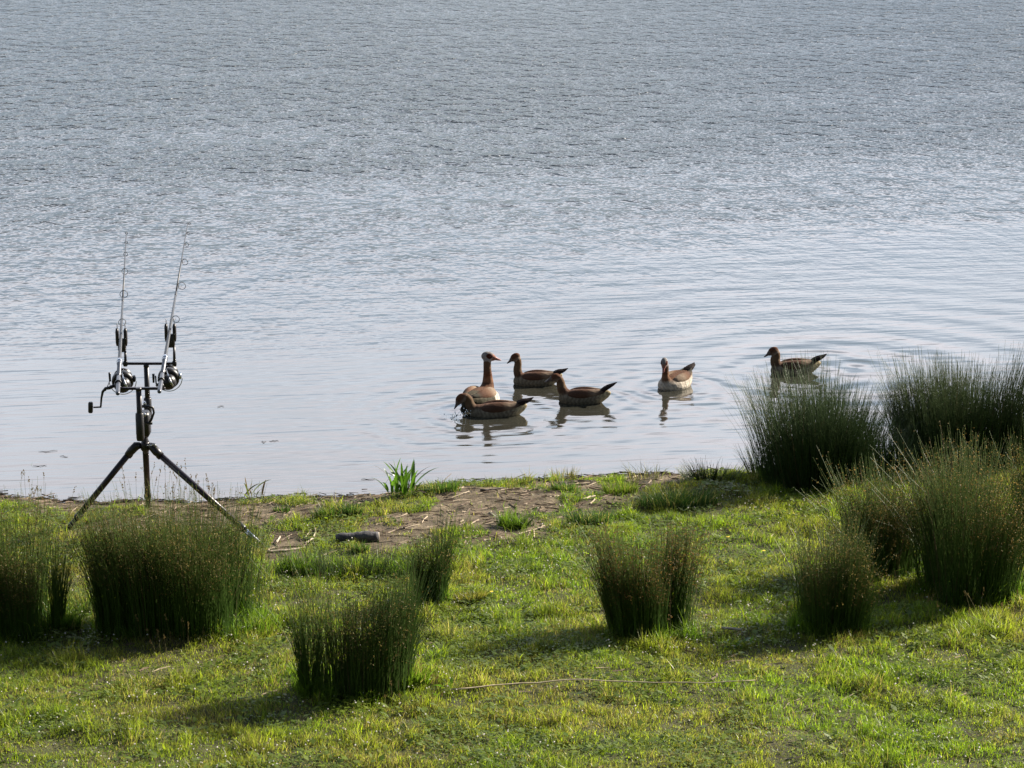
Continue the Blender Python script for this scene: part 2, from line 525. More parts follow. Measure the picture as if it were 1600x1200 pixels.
def join(parts):
    V, Q, T, C, off = [], [], [], [], 0
    for v, q, t, c in parts:
        V.append(v); C.append(c)
        if q is not None and len(q): Q.append(q + off)
        if t is not None and len(t): T.append(t + off)
        off += len(v)
    return (np.concatenate(V), np.concatenate(Q) if Q else None, np.concatenate(T) if T else None, np.concatenate(C))

def mixc(a, b, t):
    a, b = np.asarray(a, float), np.asarray(b, float)
    t = np.asarray(t)[:, None]
    return a * (1 - t) + b * t

rs = np.random.RandomState(11)
# turf
x, y = scatter(960000, rs)
d = turf_density(x, y)
keep = rs.rand(len(x)) < d * 0.95 + 0.015
x, y = x[keep], y[keep]
z = ground_z(x, y)
N = len(x)
lush = vnoise(x, y, 0.55, 50, 4)                      # lush or dry patches
tall = vnoise(x, y, 0.28, 51, 3)
hg = (0.018 + 0.045 * np.clip(tall - 0.25, 0, 1) ** 1.3 * 1.6) * rs.uniform(0.5, 1.5, N)
bigt = np.clip((vnoise(x, y, 0.22, 58, 2) - 0.60) * 6, 0, 1)
far_s = shore_y(x) - y
tus = vnoise(x, y, 0.11, 54, 2)
hg *= (0.62 + 1.1 * np.clip((tus - 0.35) * 2.6, 0, 1.3)) * (1 + 0.8 * bigt)
col = mixc((0.21, 0.22, 0.045), (0.16, 0.235, 0.024), np.clip((lush - 0.35) * 3, 0, 1))
cool = np.clip((vnoise(x, y, 0.9, 52, 2) - 0.5) * 3, 0, 1)
col = col * (1 - 0.45 * cool[:, None]) + np.array((0.045, 0.105, 0.028)) * 0.45 * cool[:, None]
yel = rs.rand(N) < 0.08 + 0.4 * np.clip((vnoise(x, y, .3, 56, 3) - .5) * 4, 0, 1) + 0.25 * np.clip((0.48 - lush) * 4, 0, 1)
col[yel] = np.array((0.26, 0.215, 0.095)) * rs.uniform(0.6, 1.3, (yel.sum(), 1))
lime = rs.rand(N) < 0.12
col[lime] = np.array((0.27, 0.33, 0.02)) * rs.uniform(0.8, 1.25, (lime.sum(), 1))
col *= rs.uniform(0.5, 1.45, (N, 1))
pA = blade_arrays(np.stack([x, y, z - 0.004], 1), hg, rs.uniform(0.0024, 0.0056, N), rs.uniform(0, np.pi, N), None,
                  rs.uniform(0.15, 0.85, N), col, rs)
# broad low herbs between the blades (clover, plantain): small leaflets held nearly flat
x, y = scatter(330000, rs)
d = turf_density(x, y); herb = vnoise(x, y, 0.33, 60, 3)
keep = rs.rand(len(x)) < d * np.clip((herb - 0.42) * 5, 0.08, 1)
x, y = x[keep], y[keep]; N = len(x); z = ground_z(x, y)
hz = rs.uniform(0.012, 0.045, N); a = rs.uniform(0, 2 * np.pi, N); sz = rs.uniform(0.005, 0.011, N) * np.where(rs.rand(N) < .12, 2.2, 1); tl = rs.uniform(-0.6, 0.6, N)
ca, sa = np.cos(a), np.sin(a)
lv = np.empty((N, 4, 3), np.float32)
for k, (u, v) in enumerate(((-1.2, 0), (0, -.8), (1.2, 0), (0, .8))):
    lv[:, k, 0] = x + (u * ca - v * sa) * sz; lv[:, k, 1] = y + (u * sa + v * ca) * sz; lv[:, k, 2] = z + hz + u * sz * tl
q = (np.arange(N) * 4)[:, None] + np.arange(4)[None]
col = mixc((0.125, 0.185, 0.024), (0.21, 0.27, 0.03), rs.rand(N)) * rs.uniform(0.7, 1.2, (N, 1))
pB = (lv.reshape(-1, 3), q, None, np.repeat(col, 4, 0))
V, Q, T, C = join([pA, pB])
o = mesh_np('grass', V, Q, T, [M_GRASS], C)
tag(o, 'short green turf of grass and clover sloping down to the water', 'grass', kind='stuff')

# dry litter of stalks on the bare shore and through the turf
x, y = scatter(24000, rs)
s_ = shore_y(x) - y
d = turf_density(x, y)
keep = (s_ > 0.0) & (rs.rand(len(x)) < np.where(s_ < 2.2, 0.85 * (1 - d) + 0.08, 0.05)) & (s_ < 9)
x, y, s_ = x[keep], y[keep], s_[keep]; N = len(x)
L = rs.gamma(2.0, 0.020, N) + 0.012; a = rs.normal(0.25, 0.8, N); wd = rs.uniform(0.003, 0.009, N)
ca, sa = np.cos(a), np.sin(a); lv = np.empty((N, 6, 3), np.float32); bow = rs.uniform(-.25, .25, N)
for k, (u, v) in enumerate(((-1, -.5), (-1, .5), (0, -.5), (0, .5), (1, -.5), (1, .5))):
    xx = u * L; yy = v * wd + bow * L * (1 - u * u)
    X = x + xx * ca - yy * sa; Y = y + xx * sa + yy * ca
    lv[:, k, 0] = X; lv[:, k, 1] = Y; lv[:, k, 2] = np.maximum(ground_z(X, Y), 0.004) + 0.004 + rs.uniform(0, .012, N) * (1 if k % 2 else .3)
i = np.arange(N) * 6
q = np.concatenate([np.stack([i, i + 1, i + 3, i + 2], 1), np.stack([i + 2, i + 3, i + 5, i + 4], 1)])
col = mixc((0.10, 0.065, 0.04), (0.40, 0.32, 0.22), rs.rand(N) ** 2.6)
o = mesh_np('dry_stalk_litter', lv.reshape(-1, 3), q, None, [M_TINT], np.repeat(col, 6, 0))
tag(o, 'washed up brown and straw coloured stalk litter on the bare bank', 'litter', kind='stuff')

# dark scraps of reed and twig washed together along the waterline
x = rs.uniform(-5, 5, 2600); y = shore_y(x) - rs.normal(0.03, 0.05, 2600)
kk = vnoise(x, x * 0, .35, 95, 2) > .42; x, y = x[kk], y[kk]; N = len(x)
L = rs.gamma(2.0, 0.016, N) + .01; a = rs.normal(0.05, .5, N); wd = rs.uniform(.002, .006, N); ca, sa = np.cos(a), np.sin(a)
lv = np.empty((N, 4, 3), np.float32)
for k, (u, v) in enumerate(((-1, -.5), (1, -.5), (1, .5), (-1, .5))):
    X = x + u * L * ca - v * wd * sa; Y = y + u * L * sa + v * wd * ca
    lv[:, k, 0] = X; lv[:, k, 1] = Y; lv[:, k, 2] = np.maximum(ground_z(X, Y), 0.003) + .004 + (.008 * rs.rand(N) if k in (2, 3) else 0)
tag(mesh_np('waterline_debris', lv.reshape(-1, 3), (np.arange(N) * 4)[:, None] + np.arange(4)[None], None, [M_TINT], np.repeat(mixc((.02, .015, .01), (.12, .085, .055), rs.rand(N) ** 2), 4, 0)),
    'dark scraps of reed and twig washed up along the waterline', 'debris', kind='stuff')

# white clover heads and seed fluff in the turf
x, y = scatter(11000, rs)
d = turf_density(x, y); fl = vnoise(x, y, 0.8, 70, 3)
keep = (rs.rand(len(x)) < d * np.clip((fl - 0.40) * 4, 0.06, 1)) & (shore_y(x) - y > 1.2)
x, y = x[keep], y[keep]; N = len(x); z = ground_z(x, y) + rs.uniform(0.03, 0.07, N)
rr = rs.uniform(0.0025, 0.007, N)
octv = np.array([(1, 0, 0), (0, 1, 0), (-1, 0, 0), (0, -1, 0), (0, 0, 1), (0, 0, -.8)])
octf = np.array([(0, 1, 4), (1, 2, 4), (2, 3, 4), (3, 0, 4), (1, 0, 5), (2, 1, 5), (3, 2, 5), (0, 3, 5)])
fv = np.stack([x, y, z], 1)[:, None] + octv[None] * rr[:, None, None]
ft = (np.arange(N) * 6)[:, None, None] + octf[None]
stem = blade_arrays(np.stack([x, y, ground_z(x, y) - .004], 1), z - ground_z(x, y) + .002, np.full(N, .0025), rs.uniform(0, 3, N), None,
                    np.zeros(N) + .02, np.tile((0.09, 0.13, 0.03), (N, 1)), rs)
col = mixc((0.62, 0.60, 0.52), (0.8, 0.76, 0.72), rs.rand(N))
V, Q, T, C = join([(fv.reshape(-1, 3), None, ft.reshape(-1, 3), np.repeat(col, 6, 0)), stem])
o = mesh_np('clover_flowers', V, Q, T, [M_PETAL], C)
tag(o, 'tiny white clover heads dotted all over the sunny turf', 'flowers', kind='stuff')

# ------------------------------------------------------------------ prism stems (rushes, stalks)
def stems(base, tip_dir, length, bend_dir, bend, r0, r1, col0, col1, nseg=4, droop=0.0):
    """three-sided curved stems. base (N,3) tip_dir (N,3) unit, bend_dir (N,2)"""
    N = len(base)
    rings = []
    for k in range(nseg + 1):
        t = k / nseg
        p = base + tip_dir * (length * t)[:, None]
        p[:, 0] += bend_dir[:, 0] * bend * length * t * t
        p[:, 1] += bend_dir[:, 1] * bend * length * t * t
        p[:, 2] -= (0.5 * bend ** 2 + droop) * length * t ** 3
        r = r0 + (r1 - r0) * t
        ring = np.stack([p + np.stack([np.full(N, np.cos(a) * r), np.full(N, np.sin(a) * r), np.zeros(N)], 1) for a in (0.3, 2.39, 4.49)], 1)
        rings.append(ring)
    V = np.stack(rings, 1)                       # N, nseg+1, 3, 3
    n3 = (nseg + 1) * 3
    i = np.arange(N) * n3
    Q = []
    for k in range(nseg):
        for j in range(3):
            a, b = k * 3 + j, k * 3 + (j + 1) % 3
            Q.append(np.stack([i + a, i + b, i + b + 3, i + a + 3], 1))
    C = np.stack([np.repeat((col0 + (col1 - col0) * (k / nseg) ** 1.5)[:, None], 3, 1) for k in range(nseg + 1)], 1)
    ctr = V.mean(2)
    return V.reshape(-1, 3), np.concatenate(Q), None, C.reshape(-1, 3), ctr

CLUMPS = []
GREEN = (0.042, 0.090, 0.016)
DARKG = (0.028, 0.062, 0.018)
def rush(px, py, wpx, depth, top_px, n, label, fan=0.16, lean=(0, 0), lvar=0.55, seeds=0.55, green=GREEN,
         tip=(0.08, 0.10, 0.03), name='rush_clump', cat='rush clump', seed=0, thick=0.0023, group='rush clumps on the bank',
         wild=0.05, rough_edge=0.45, seedcol=(0.125, 0.10, 0.036), sparse=0):
    rs = np.random.RandomState(1000 + seed)
    if seeds >= .7: tip = (0.125, 0.13, 0.04)
    b = on_ground(px, py)
    d = b[1]
    mpp = math.hypot(d, H) / F_PX
    rx = wpx * mpp / 2
    Hh = top_px * mpp / math.cos(PITCH + 0.05)
    # several tufts share the ellipse so that the outline stays uneven
    nt = max(8, int(rx * 2 / 0.10 * 2.3))
    tx = rs.uniform(-1, 1, nt); ty = rs.uniform(-1, 1, nt)
    k = tx ** 2 + ty ** 2 < 1.05
    tx, ty = tx[k], ty[k]; nt = len(tx)
    th = rs.uniform(1 - rough_edge, 1.06, nt)
    ti = rs.randint(0, nt, n)
    sig = 0.35 if sparse else 0.19
    ex = np.clip(tx[ti] + rs.normal(0, sig, n), -1.08, 1.08); ey = np.clip(ty[ti] + rs.normal(0, sig, n), -1.08, 1.08)
    bx = b[0] + ex * rx; by = b[1] + depth + ey * depth
    bz = ground_z(bx, by) - 0.01
    ln = Hh * th[ti] * (1.04 - lvar * rs.rand(n) ** 1.1)
    out = np.stack([ex * fan + lean[0] + rs.normal(0, wild, n), ey * fan + lean[1] + rs.normal(0, wild, n), np.ones(n)], 1)
    out /= np.linalg.norm(out, axis=1)[:, None]
    ba = rs.uniform(0, 2 * np.pi, n)
    bd = np.stack([np.cos(ba) * .5 + ex + lean[0] * 3, np.sin(ba) * .5 + ey + lean[1] * 3], 1)
    bd /= np.linalg.norm(bd, axis=1)[:, None] + 1e-6
    bend = rs.gamma(1.4, 0.07, n)
    strag = rs.rand(n) < 0.05
    bend[strag] += rs.uniform(0.10, 0.4, strag.sum())
    c0 = np.array(green) * rs.uniform(0.7, 1.7, (n, 1)) * np.array((1.12, 1.05, .9)); c1 = np.array(green) * .6 + np.array(tip) * .4
    c1 = c1 * rs.uniform(0.8, 1.7, (n, 1))
    dead = rs.rand(n) < 0.035
    c0[dead] = np.array((0.14, 0.11, 0.06)) * rs.uniform(.5, 1.1, (dead.sum(), 1)); c1[dead] = c0[dead]
    org = np.array([b[0], b[1] + depth, float(ground_z(b[0], b[1] + depth))])
    V, Q, T, C, ctr = stems(np.stack([bx, by, bz], 1), out, ln, bd, bend, thick, thick * .35, c0, c1)
    CLUMPS.append((b[0], b[1] + depth, rx, depth, sparse))
    root = empty(name, tuple(org))
    tag(root, label, cat, group)
    mesh_np('stems', V - org, Q, T, [M_RUSH], C, parent=root)
    if seeds < .4 or n < 400: seeds = 0
    # flower clusters: side tufts of tiny brown florets a little below the tips
    if seeds > 0:
        sel = np.where(rs.rand(n) < seeds * np.clip(rs.uniform(.1, 1.5, nt), 0, 1)[ti])[0]
        P, CC = [], []
        for rep in range(9):
            f = rs.uniform(0.66, 0.99, len(sel)) * 4
            i0 = np.minimum(f.astype(int), 3); fr = (f - i0)[:, None]
            c = ctr[sel, i0] * (1 - fr) + ctr[sel, i0 + 1] * fr
            c = c + rs.normal(0, 0.010, c.shape)
            sz = rs.uniform(0.0026, 0.0054, len(sel))[:, None, None]
            u = rs.normal(0, 1, (len(sel), 3)); u /= np.linalg.norm(u, axis=1)[:, None]
            w = np.cross(u, rs.normal(0, 1, (len(sel), 3))); w /= np.linalg.norm(w, axis=1)[:, None]
            P.append(np.stack([c[:, None] + (uu * u[:, None] + ww * w[:, None]) * sz for uu, ww in ((-1.5, 0), (0, -.8), (1.5, 0), (0, .8))], 1)[:, :, 0])
            CC.append(np.repeat(np.array(seedcol) * rs.uniform(.6, 1.8, (len(sel), 1)), 4, 0))
        P = np.concatenate(P).reshape(-1, 3)
        q = (np.arange(len(P) // 4) * 4)[:, None] + np.arange(4)[None]
        mesh_np('flower_heads', P - org, q, None, [M_SEED], np.concatenate(CC), parent=root)
    return root

# ------------------------------------------------------------------ the rush clumps
rush(28, 1003, 120, 0.26, 218, 1300, 'tall rush clump cut by the left frame edge with brownish flowering tips', fan=.04, seed=1, seeds=.8)
rush(278, 998, 235, 0.30, 208, 2900, 'broadest dense dark green rush clump, in front of the tripod rod stand', fan=.03, seed=2, seeds=.75, rough_edge=.22)
rush(548, 1097, 150, 0.20, 205, 950, 'see-through rush clump nearest the camera, rooted lowest in the photo', fan=.04, seed=3, seeds=.5, green=(0.048, 0.092, 0.020), rough_edge=.4)
rush(672, 948, 44, 0.10, 146, 520, 'narrow small rush clump rising just behind the nearest see-through clump', fan=.04, seed=4, seeds=.6)
rush(1022, 1005, 120, 0.17, 185, 1500, 'free-standing rush clump alone in the middle of the turf', fan=.08, seed=5, seeds=.85, seedcol=(0.14, 0.09, 0.032))
rush(1302, 998, 100, 0.16, 195, 1200, 'slim upright rush clump at the front left of the right-hand thicket', fan=.09, seed=6, seeds=.7)
rush(1282, 768, 160, 0.28, 178, 3600, 'very dark rush clump leaning left over the water edge', fan=.20, lean=(-.06, 0.02), seed=7, seeds=.25, green=DARKG, tip=(0.10, 0.11, 0.06), rough_edge=.3, wild=.09)
rush(1520, 735, 185, 0.34, 178, 4200, 'tall dark rush clump by the water at the right frame edge', fan=.12, seed=8, seeds=.3, green=DARKG, tip=(0.12, 0.12, 0.06), rough_edge=.3, wild=.07)
rush(1530, 945, 150, 0.30, 235, 2100, 'big shaggy rush clump with rusty tips at the right frame edge', fan=.09, seed=9, seeds=.9, seedcol=(0.15, 0.11, 0.04), rough_edge=.3, wild=.09)
rush(1392, 905, 105, 0.20, 186, 1500, 'loose rusty-tipped rush clump between the slim clump and the big shaggy one', fan=.22, seed=10, seeds=.9, seedcol=(0.15, 0.11, 0.04), wild=.09)
rush(1400, 745, 70, 0.16, 95, 520, 'low green rush clump filling the gap between the two dark waterside clumps', fan=.35, seed=11, seeds=.2, green=(0.045, 0.085, 0.022), wild=.1)
rush(1197, 748, 44, 0.09, 70, 260, 'small rush tuft at the left foot of the leaning dark clump', fan=.35, seed=12, seeds=.2, green=DARKG, wild=.1)
rush(1112, 752, 74, 0.07, 42, 260, 'low spiky rush tuft on the bank edge left of the leaning clump', fan=.7, seed=13, seeds=.1, green=DARKG, wild=.15)
rush(545, 905, 190, 0.10, 48, 520, 'row of short young rushes between the log and the nearest clump', fan=.2, seed=14, seeds=.3, green=(0.05, 0.088, 0.034), wild=.1, sparse=1)
rush(138, 965, 36, 0.10, 110, 70, 'thin sparse rush tuft in the gap left of the broadest clump', fan=.3, seed=15, seeds=.3, wild=.08, sparse=1)
rush(1620, 850, 90, 0.3, 190, 900, 'rush clump just behind the big shaggy one, cut by the frame', fan=.2, seed=16, seeds=.8, seedcol=(0.15, 0.11, 0.04), wild=.09)
rush(808, 826, 44, 0.06, 30, 150, 'small dark grass-like rush tuft on the bare bank right of the log', fan=.6, seed=17, seeds=0, green=DARKG, wild=.2)

rush(622, 1080, 34, 0.09, 222, 360, 'narrow dark rush tuft at the right side of the see-through clump nearest the camera', fan=.05, seed=21, seeds=.6, wild=.03)
rush(480, 1090, 22, 0.08, 180, 150, 'narrow rush tuft at the left side of the see-through clump nearest the camera', fan=.05, seed=22, seeds=.5, wild=.03)
rush(82, 990, 26, 0.08, 190, 170, 'narrow rush tuft at the right side of the left edge clump', fan=.12, seed=23, seeds=.7, wild=.04)
# longer grass growing round the feet of the clumps, where it is never trodden
rs = np.random.RandomState(77)
FX, FY = [], []
for cx_, cy_, rx_, ry_, sp_ in CLUMPS:
    if shore_y(cx_) - cy_ < .6: continue
    k_ = int(7500 * (rx_ + ry_))
    a_ = rs.uniform(0, 2 * np.pi, k_); q_ = 1 + rs.normal(0.02, .16, k_)
    lump = vnoise(np.cos(a_) * rx_ + cx_, np.sin(a_) * ry_ + cy_, .12, 90, 2)
    kk = rs.rand(k_) < np.clip((lump - .38) * 4, .05, 1)
    FX.append((cx_ + np.cos(a_) * rx_ * q_)[kk]); FY.append((cy_ + np.sin(a_) * ry_ * q_)[kk])
x, y = np.concatenate(FX), np.concatenate(FY); N = len(x)
col = mixc((0.14, 0.20, 0.03), (0.10, 0.19, 0.018), rs.rand(N)) * rs.uniform(.5, 1.3, (N, 1))
V, Q, T, C = blade_arrays(np.stack([x, y, ground_z(x, y) - .004], 1), rs.gamma(4, .021, N), rs.uniform(.003, .006, N), rs.uniform(0, np.pi, N), None, rs.uniform(.1, .8, N), col, rs)
tag(mesh_np('grass_fringe', V, Q, T, [M_GRASS], C), 'longer grass fringing the feet of the rush clumps', 'grass', kind='stuff')
# low tufts of grass on the bare bank
def tuft(px, py, wpx, hpx, n, label, col, seed, name='grass_tuft', spread=0.7, width=0.0045):
    rs = np.random.RandomState(500 + seed)
    b = on_ground(px, py); mpp = math.hypot(b[1], H) / F_PX
    rx, hh = wpx * mpp / 2, hpx * mpp
    a = rs.uniform(0, 2 * np.pi, n); r = np.sqrt(rs.rand(n))
    ex, ey = np.cos(a) * r, np.sin(a) * r
    bx, by = b[0] + ex * rx, b[1] + ey * rx * .55
    base = np.stack([bx, by, ground_z(bx, by) - .005], 1)
    la = np.arctan2(ey + rs.normal(0, .4, n), ex + rs.normal(0, .4, n))
    c = np.array(col) * rs.uniform(.6, 1.4, (n, 1))
    dry = rs.rand(n) < .1; c[dry] = np.array((.3, .24, .12))
    V, Q, T, C = blade_arrays(base, hh * rs.uniform(.5, 1.15, n), rs.uniform(.6, 1.3, n) * width, rs.uniform(0, np.pi, n), la,
                              rs.uniform(.1, spread, n), c, rs)
    o = mesh_np(name, V - b, Q, T, [M_GRASS], C, loc=tuple(b))
    tag(o, label, 'grass tuft', 'grass tufts on the bare bank')
    return o
TG = (0.055, 0.10, 0.022)
tuft(690, 770, 60, 24, 420, 'grass tuft right behind the leafy dock plant on the bank edge', TG, 1)
tuft(548, 806, 34, 26, 260, 'dark green grass tuft in the middle of the litter above the log', (0.035, 0.075, 0.018), 2)
tuft(510, 808, 44, 22, 260, 'grass tuft left of the dark one above the log', TG, 3)
tuft(885, 768, 44, 20, 240, 'grass tuft on the pale trodden earth near the top of the bank', TG, 4)
tuft(968, 772, 54, 26, 420, 'bright yellow-green grass tuft near the top of the bank', (0.10, 0.15, 0.02), 5)
tuft(882, 748, 40, 22, 120, 'thin dry grass tuft on the waterline above the pale earth', (0.14, 0.13, 0.06), 6)
tuft(562, 862, 26, 20, 160, 'grass tuft growing just below the log', TG, 7)
tuft(735, 940, 50, 20, 420, 'yellowish withered grass tuft beside the narrow rush clump', (0.16, 0.15, 0.035), 8)
tuft(920, 820, 70, 28, 520, 'dark grass tuft behind the free-standing rush clump', (0.04, 0.075, 0.025), 9)
tuft(1060, 790, 120, 30, 1200, 'wide dark grass tuft in the shade left of the leaning rush clump', (0.035, 0.07, 0.02), 10)
tuft(640, 1075, 60, 36, 260, 'bright green grass tuft at the right foot of the nearest rush clump', (0.11, 0.17, 0.02), 11, width=.008)
tuft(95, 985, 60, 40, 260, 'bright green grass tuft at the foot of the left edge rush clump', (0.08, 0.14, 0.02), 12, width=.007)
tuft(1010, 748, 60, 34, 90, 'sparse arching grass tuft sticking out over the water edge', (0.09, 0.09, 0.05), 13, spread=.95)
tuft(440, 800, 26, 14, 120, 'small grass tuft at the right tripod leg', TG, 14)

# broad-leaved plants on the waterline
def leafy_plant(px, py, hpx, nleaf, label, seed, col=(0.075, 0.15, 0.02), spread=.5, wid=.022, dead=0.1, flowers=0):
    rs = np.random.RandomState(900 + seed)
    b = on_ground(px, py); mpp = math.hypot(b[1], H) / F_PX
    V, Q, C = [], [], []
    for i in range(nleaf):
        a = rs.uniform(0, 2 * np.pi); L = hpx * mpp * rs.uniform(.55, 1.08); sp = rs.uniform(.08, spread)
        if rs.rand() < .25: sp *= 1.8; L *= .8
        dirv = np.array([math.cos(a), math.sin(a)]); side = np.array([-dirv[1], dirv[0]])
        tw = rs.uniform(-.9, .9); w0 = wid * rs.uniform(.6, 1.2); c = np.array(col) * rs.uniform(.6, 1.4)
        if rs.rand() < dead: c = np.array((.10, .065, .035))
        bs = b[:2] + rs.normal(0, .045, 2)
        i0 = len(V); n = 8
        for k in range(n + 1):
            t = k / n
            ww = w0 * (math.sin(math.pi * min(1, t * .93 + .07)) ** .8) * (0.45 if t < .15 else 1)
            r = L * (sp * t + sp * .7 * t * t)
            h = L * (t * math.sqrt(max(.05, 1 - sp * sp)) - sp * .5 * t ** 3)
            sx = side * math.cos(tw) ; sz = math.sin(tw)
            for s2 in (-1, 0, 1):
                fold = -abs(s2) * ww * -.25
                V.append((bs[0] + dirv[0] * r + sx[0] * ww * s2, bs[1] + dirv[1] * r + sx[1] * ww * s2, b[2] + h + sz * ww * s2 * .6 + fold))
                C.append(c * (1.12 if s2 == 0 else 1))
        for k in range(n):
            for j in range(2):
                q0 = i0 + k * 3 + j
                Q.append((q0, q0 + 1, q0 + 4, q0 + 3))
    V = np.array(V) - b
    o = mesh_np('leafy_plant', V, np.array(Q), None, [M_LEAF], np.array(C), smooth=True, loc=tuple(b))
    tag(o, label, 'plant', 'broad-leaved plants on the waterline')
    return o
leafy_plant(630, 774, 66, 46, 'bright green long-leaved plant on the bank edge below the drinking goose', 1, wid=.013, spread=.52, dead=.15)
leafy_plant(20, 768, 50, 12, 'bright green leafy plant at the water edge by the left frame edge', 2, wid=.016)
leafy_plant(393, 780, 42, 12, 'half-dried narrow-leaved plant beside the right tripod leg', 3, col=(0.10, 0.12, 0.04), wid=.010, dead=.4, spread=.6)
leafy_plant(1150, 1012, 22, 12, 'bright low weed left of the slim rush clump', 5, wid=.014, spread=.8, dead=0)
leafy_plant(700, 1080, 26, 8, 'broad bright leaf rosette right of the nearest rush clump', 6, wid=.016, spread=.9, dead=0)

# thin flowering grass stalks standing up along the bank, in front of the water
def stalk_group(px0, px1, py, h0, h1, n, label, seed, cat='grass stalks'):
    rs = np.random.RandomState(300 + seed)
    pts = [on_ground(rs.uniform(px0, px1), py + rs.uniform(-6, 14)) for _ in range(n)]
    base = np.array(pts); mpp = math.hypot(base[0][1], H) / F_PX
    ln = rs.uniform(h0, h1, n) * mpp
    td = np.stack([rs.normal(0, .1, n), rs.normal(0, .1, n), np.ones(n)], 1); td /= np.linalg.norm(td, axis=1)[:, None]
    ba = rs.uniform(0, 6.28, n); bd = np.stack([np.cos(ba), np.sin(ba)], 1)
    c0 = np.tile((.16, .14, .06), (n, 1)) * rs.uniform(.6, 1.2, (n, 1))
    V, Q, T, C, ctr = stems(base.copy(), td, ln, bd, rs.uniform(0, .25, n), .0016, .0008, c0, c0 * 1.1)
    org = base.mean(0)
    P = []
    for rep in range(7):
        c = ctr[:, 4] - (ctr[:, 4] - ctr[:, 3]) * rs.uniform(0, .8, (n, 1)) + rs.normal(0, .004, (n, 3))
        s3 = .0045
        P.append(np.stack([c + np.array(o3) * s3 for o3 in ((-.6, 0, -1), (.6, 0, -1), (.5, .3, 1), (-.5, -.3, 1))], 1))
    P = np.concatenate(P).reshape(-1, 3)
    V2, Q2, T2, C2 = join([(V, Q, None, C), (P, (np.arange(len(P) // 4) * 4)[:, None] + np.arange(4)[None], None, np.tile((.2, .15, .07), (len(P), 1)))])
    o = mesh_np('grass_stalks', V2 - org, Q2, None, [M_SEED], C2, loc=tuple(org))
    tag(o, label, cat, 'flowering grass stalks on the bank', 'stuff')
stalk_group(190, 345, 800, 40, 88, 34, 'thin flowering grass stalks seen against the water under the tripod', 1)
stalk_group(20, 110, 800, 30, 75, 14, 'thin flowering grass stalks beside the leafy plant at the left edge', 2)
stalk_group(590, 720, 1100, 20, 60, 8, 'few pale grass stalks at the foot of the nearest rush clump', 3)
stalk_group(205, 300, 1015, 20, 60, 8, 'few grass stalks in front of the broadest rush clump', 4)
stalk_group(1440, 1590, 965, 20, 60, 10, 'few grass stalks in front of the big shaggy rush clump', 5)

# ------------------------------------------------------------------ wood and stalks lying about
def stick(name, pts, r, mat, label, cat, group=None, jit=0.0, lift=0.0, seed=0):
    rs = np.random.RandomState(seed)
    P = []
    for i, p in enumerate(pts):
        g = on_ground(p[0], p[1]) if len(p) == 2 else np.array(W(*p))
        if len(p) == 2: g[2] = max(g[2], 0) + (r if not isinstance(r, list) else r[0]) * .8 + lift
        P.append(Vector(g))
    # resample
    Q = []
    for a, b in zip(P, P[1:]):
        for k in range(4):
            Q.append(a.lerp(b, k / 4) + Vector(rs.normal(0, jit, 3)))
    Q.append(P[-1])
    r0 = r if not isinstance(r, list) else r[0]
    r1 = r0 * .6 if not isinstance(r, list) else r[1]
    rr = [(r0 + (r1 - r0) * i / (len(Q) - 1)) * rs.uniform(.88, 1.1) for i in range(len(Q))]
    m = MB().tube(Q, rr, 8)
    o = m.build(name, mat, origin=Q[0])
    tag(o, label, cat, group)
    return o
# the log
lp = on_ground(558, 848); ld = Vector((1, 0.10, 0)).normalized()
lc = Vector(lp) + Vector((0, 0, .040)); lb = []
hl = 0.155
for i in range(13):
    t = -1 + 2 * i / 12
    lb.append(lc + ld * hl * t + Vector((0, 0, .004 * math.sin(t * 5))))
lg = MB().tube(lb, [.020, .031, .039, .037, .041, .037, .043, .038, .042, .044, .039, .042, .040], 16).build('log', M_BARK, origin=lc)
tag(lg, 'short dark log with a pale cut end lying on the bare bank', 'log')
MB().tube([lb[-1] - ld * .004, lb[-1] + ld * .006], [.0395, .037], 14).build('cut_end', M_CUT, lg, origin=lc)
G = 'sticks on the bank'
stick('stick', [(415, 864), (445, 862), (478, 857)], [.010, .008], M_WOOD, 'pale straight stick lying left below the log', 'stick', G, .001)
stick('stick', [(476, 851), (489, 842), (493, 832), (491, 822)], [.008, .005], M_WOOD, 'pale curved root shaped like a hook left of the log', 'stick', G, .001)
stick('stick', [(431, 850), (438, 840)], [.010, .007], M_WOOD, 'short pale stub of wood near the right tripod foot', 'stick', G)
stick('stick', [(474, 845), (486, 828)], [.006, .004], M_WOOD, 'short pale splinter crossing the hooked root', 'stick', G)
a, b_ = on_ground(670, 770), W(705, 740, 18.6)
m = MB().tube([a, (a + b_) / 2 + np.array([0, 0, -.008]), b_], [.006, .005, .003], 7)
tag(m.build('stick', M_TWIG, origin=a), 'brown stick jutting up over the water beside the leafy plant', 'stick', G)
stick('stick', [(965, 801), (988, 795)], [.009, .007], M_WOOD, 'pale stick on the earth behind the free-standing rush clump', 'stick', G)
stick('stick', [(1127, 990), (1143, 991), (1160, 993)], [.010, .008], M_CUT, 'short whitish stick in the turf right of the free-standing rush clump', 'stick', G, lift=.03)
stick('stick', [(905, 783), (930, 776)], [.010, .006], M_WOOD, 'pale stick on the trodden earth near the top of the bank', 'stick', G)
stick('stick', [(750, 768), (790, 764)], [.010, .006], M_TWIG, 'dark brown stick on the bank edge right of the leafy plant', 'stick', G, .003)
stick('stick', [(478, 778), (520, 784)], [.006, .004], M_TWIG, 'thin dark stick on the waterline left of the leafy plant', 'stick', G, .002)
stick('stick', [(870, 757), (925, 752)], [.006, .004], M_TWIG, 'thin dark stick on the waterline by the dry tuft', 'stick', G, .002)
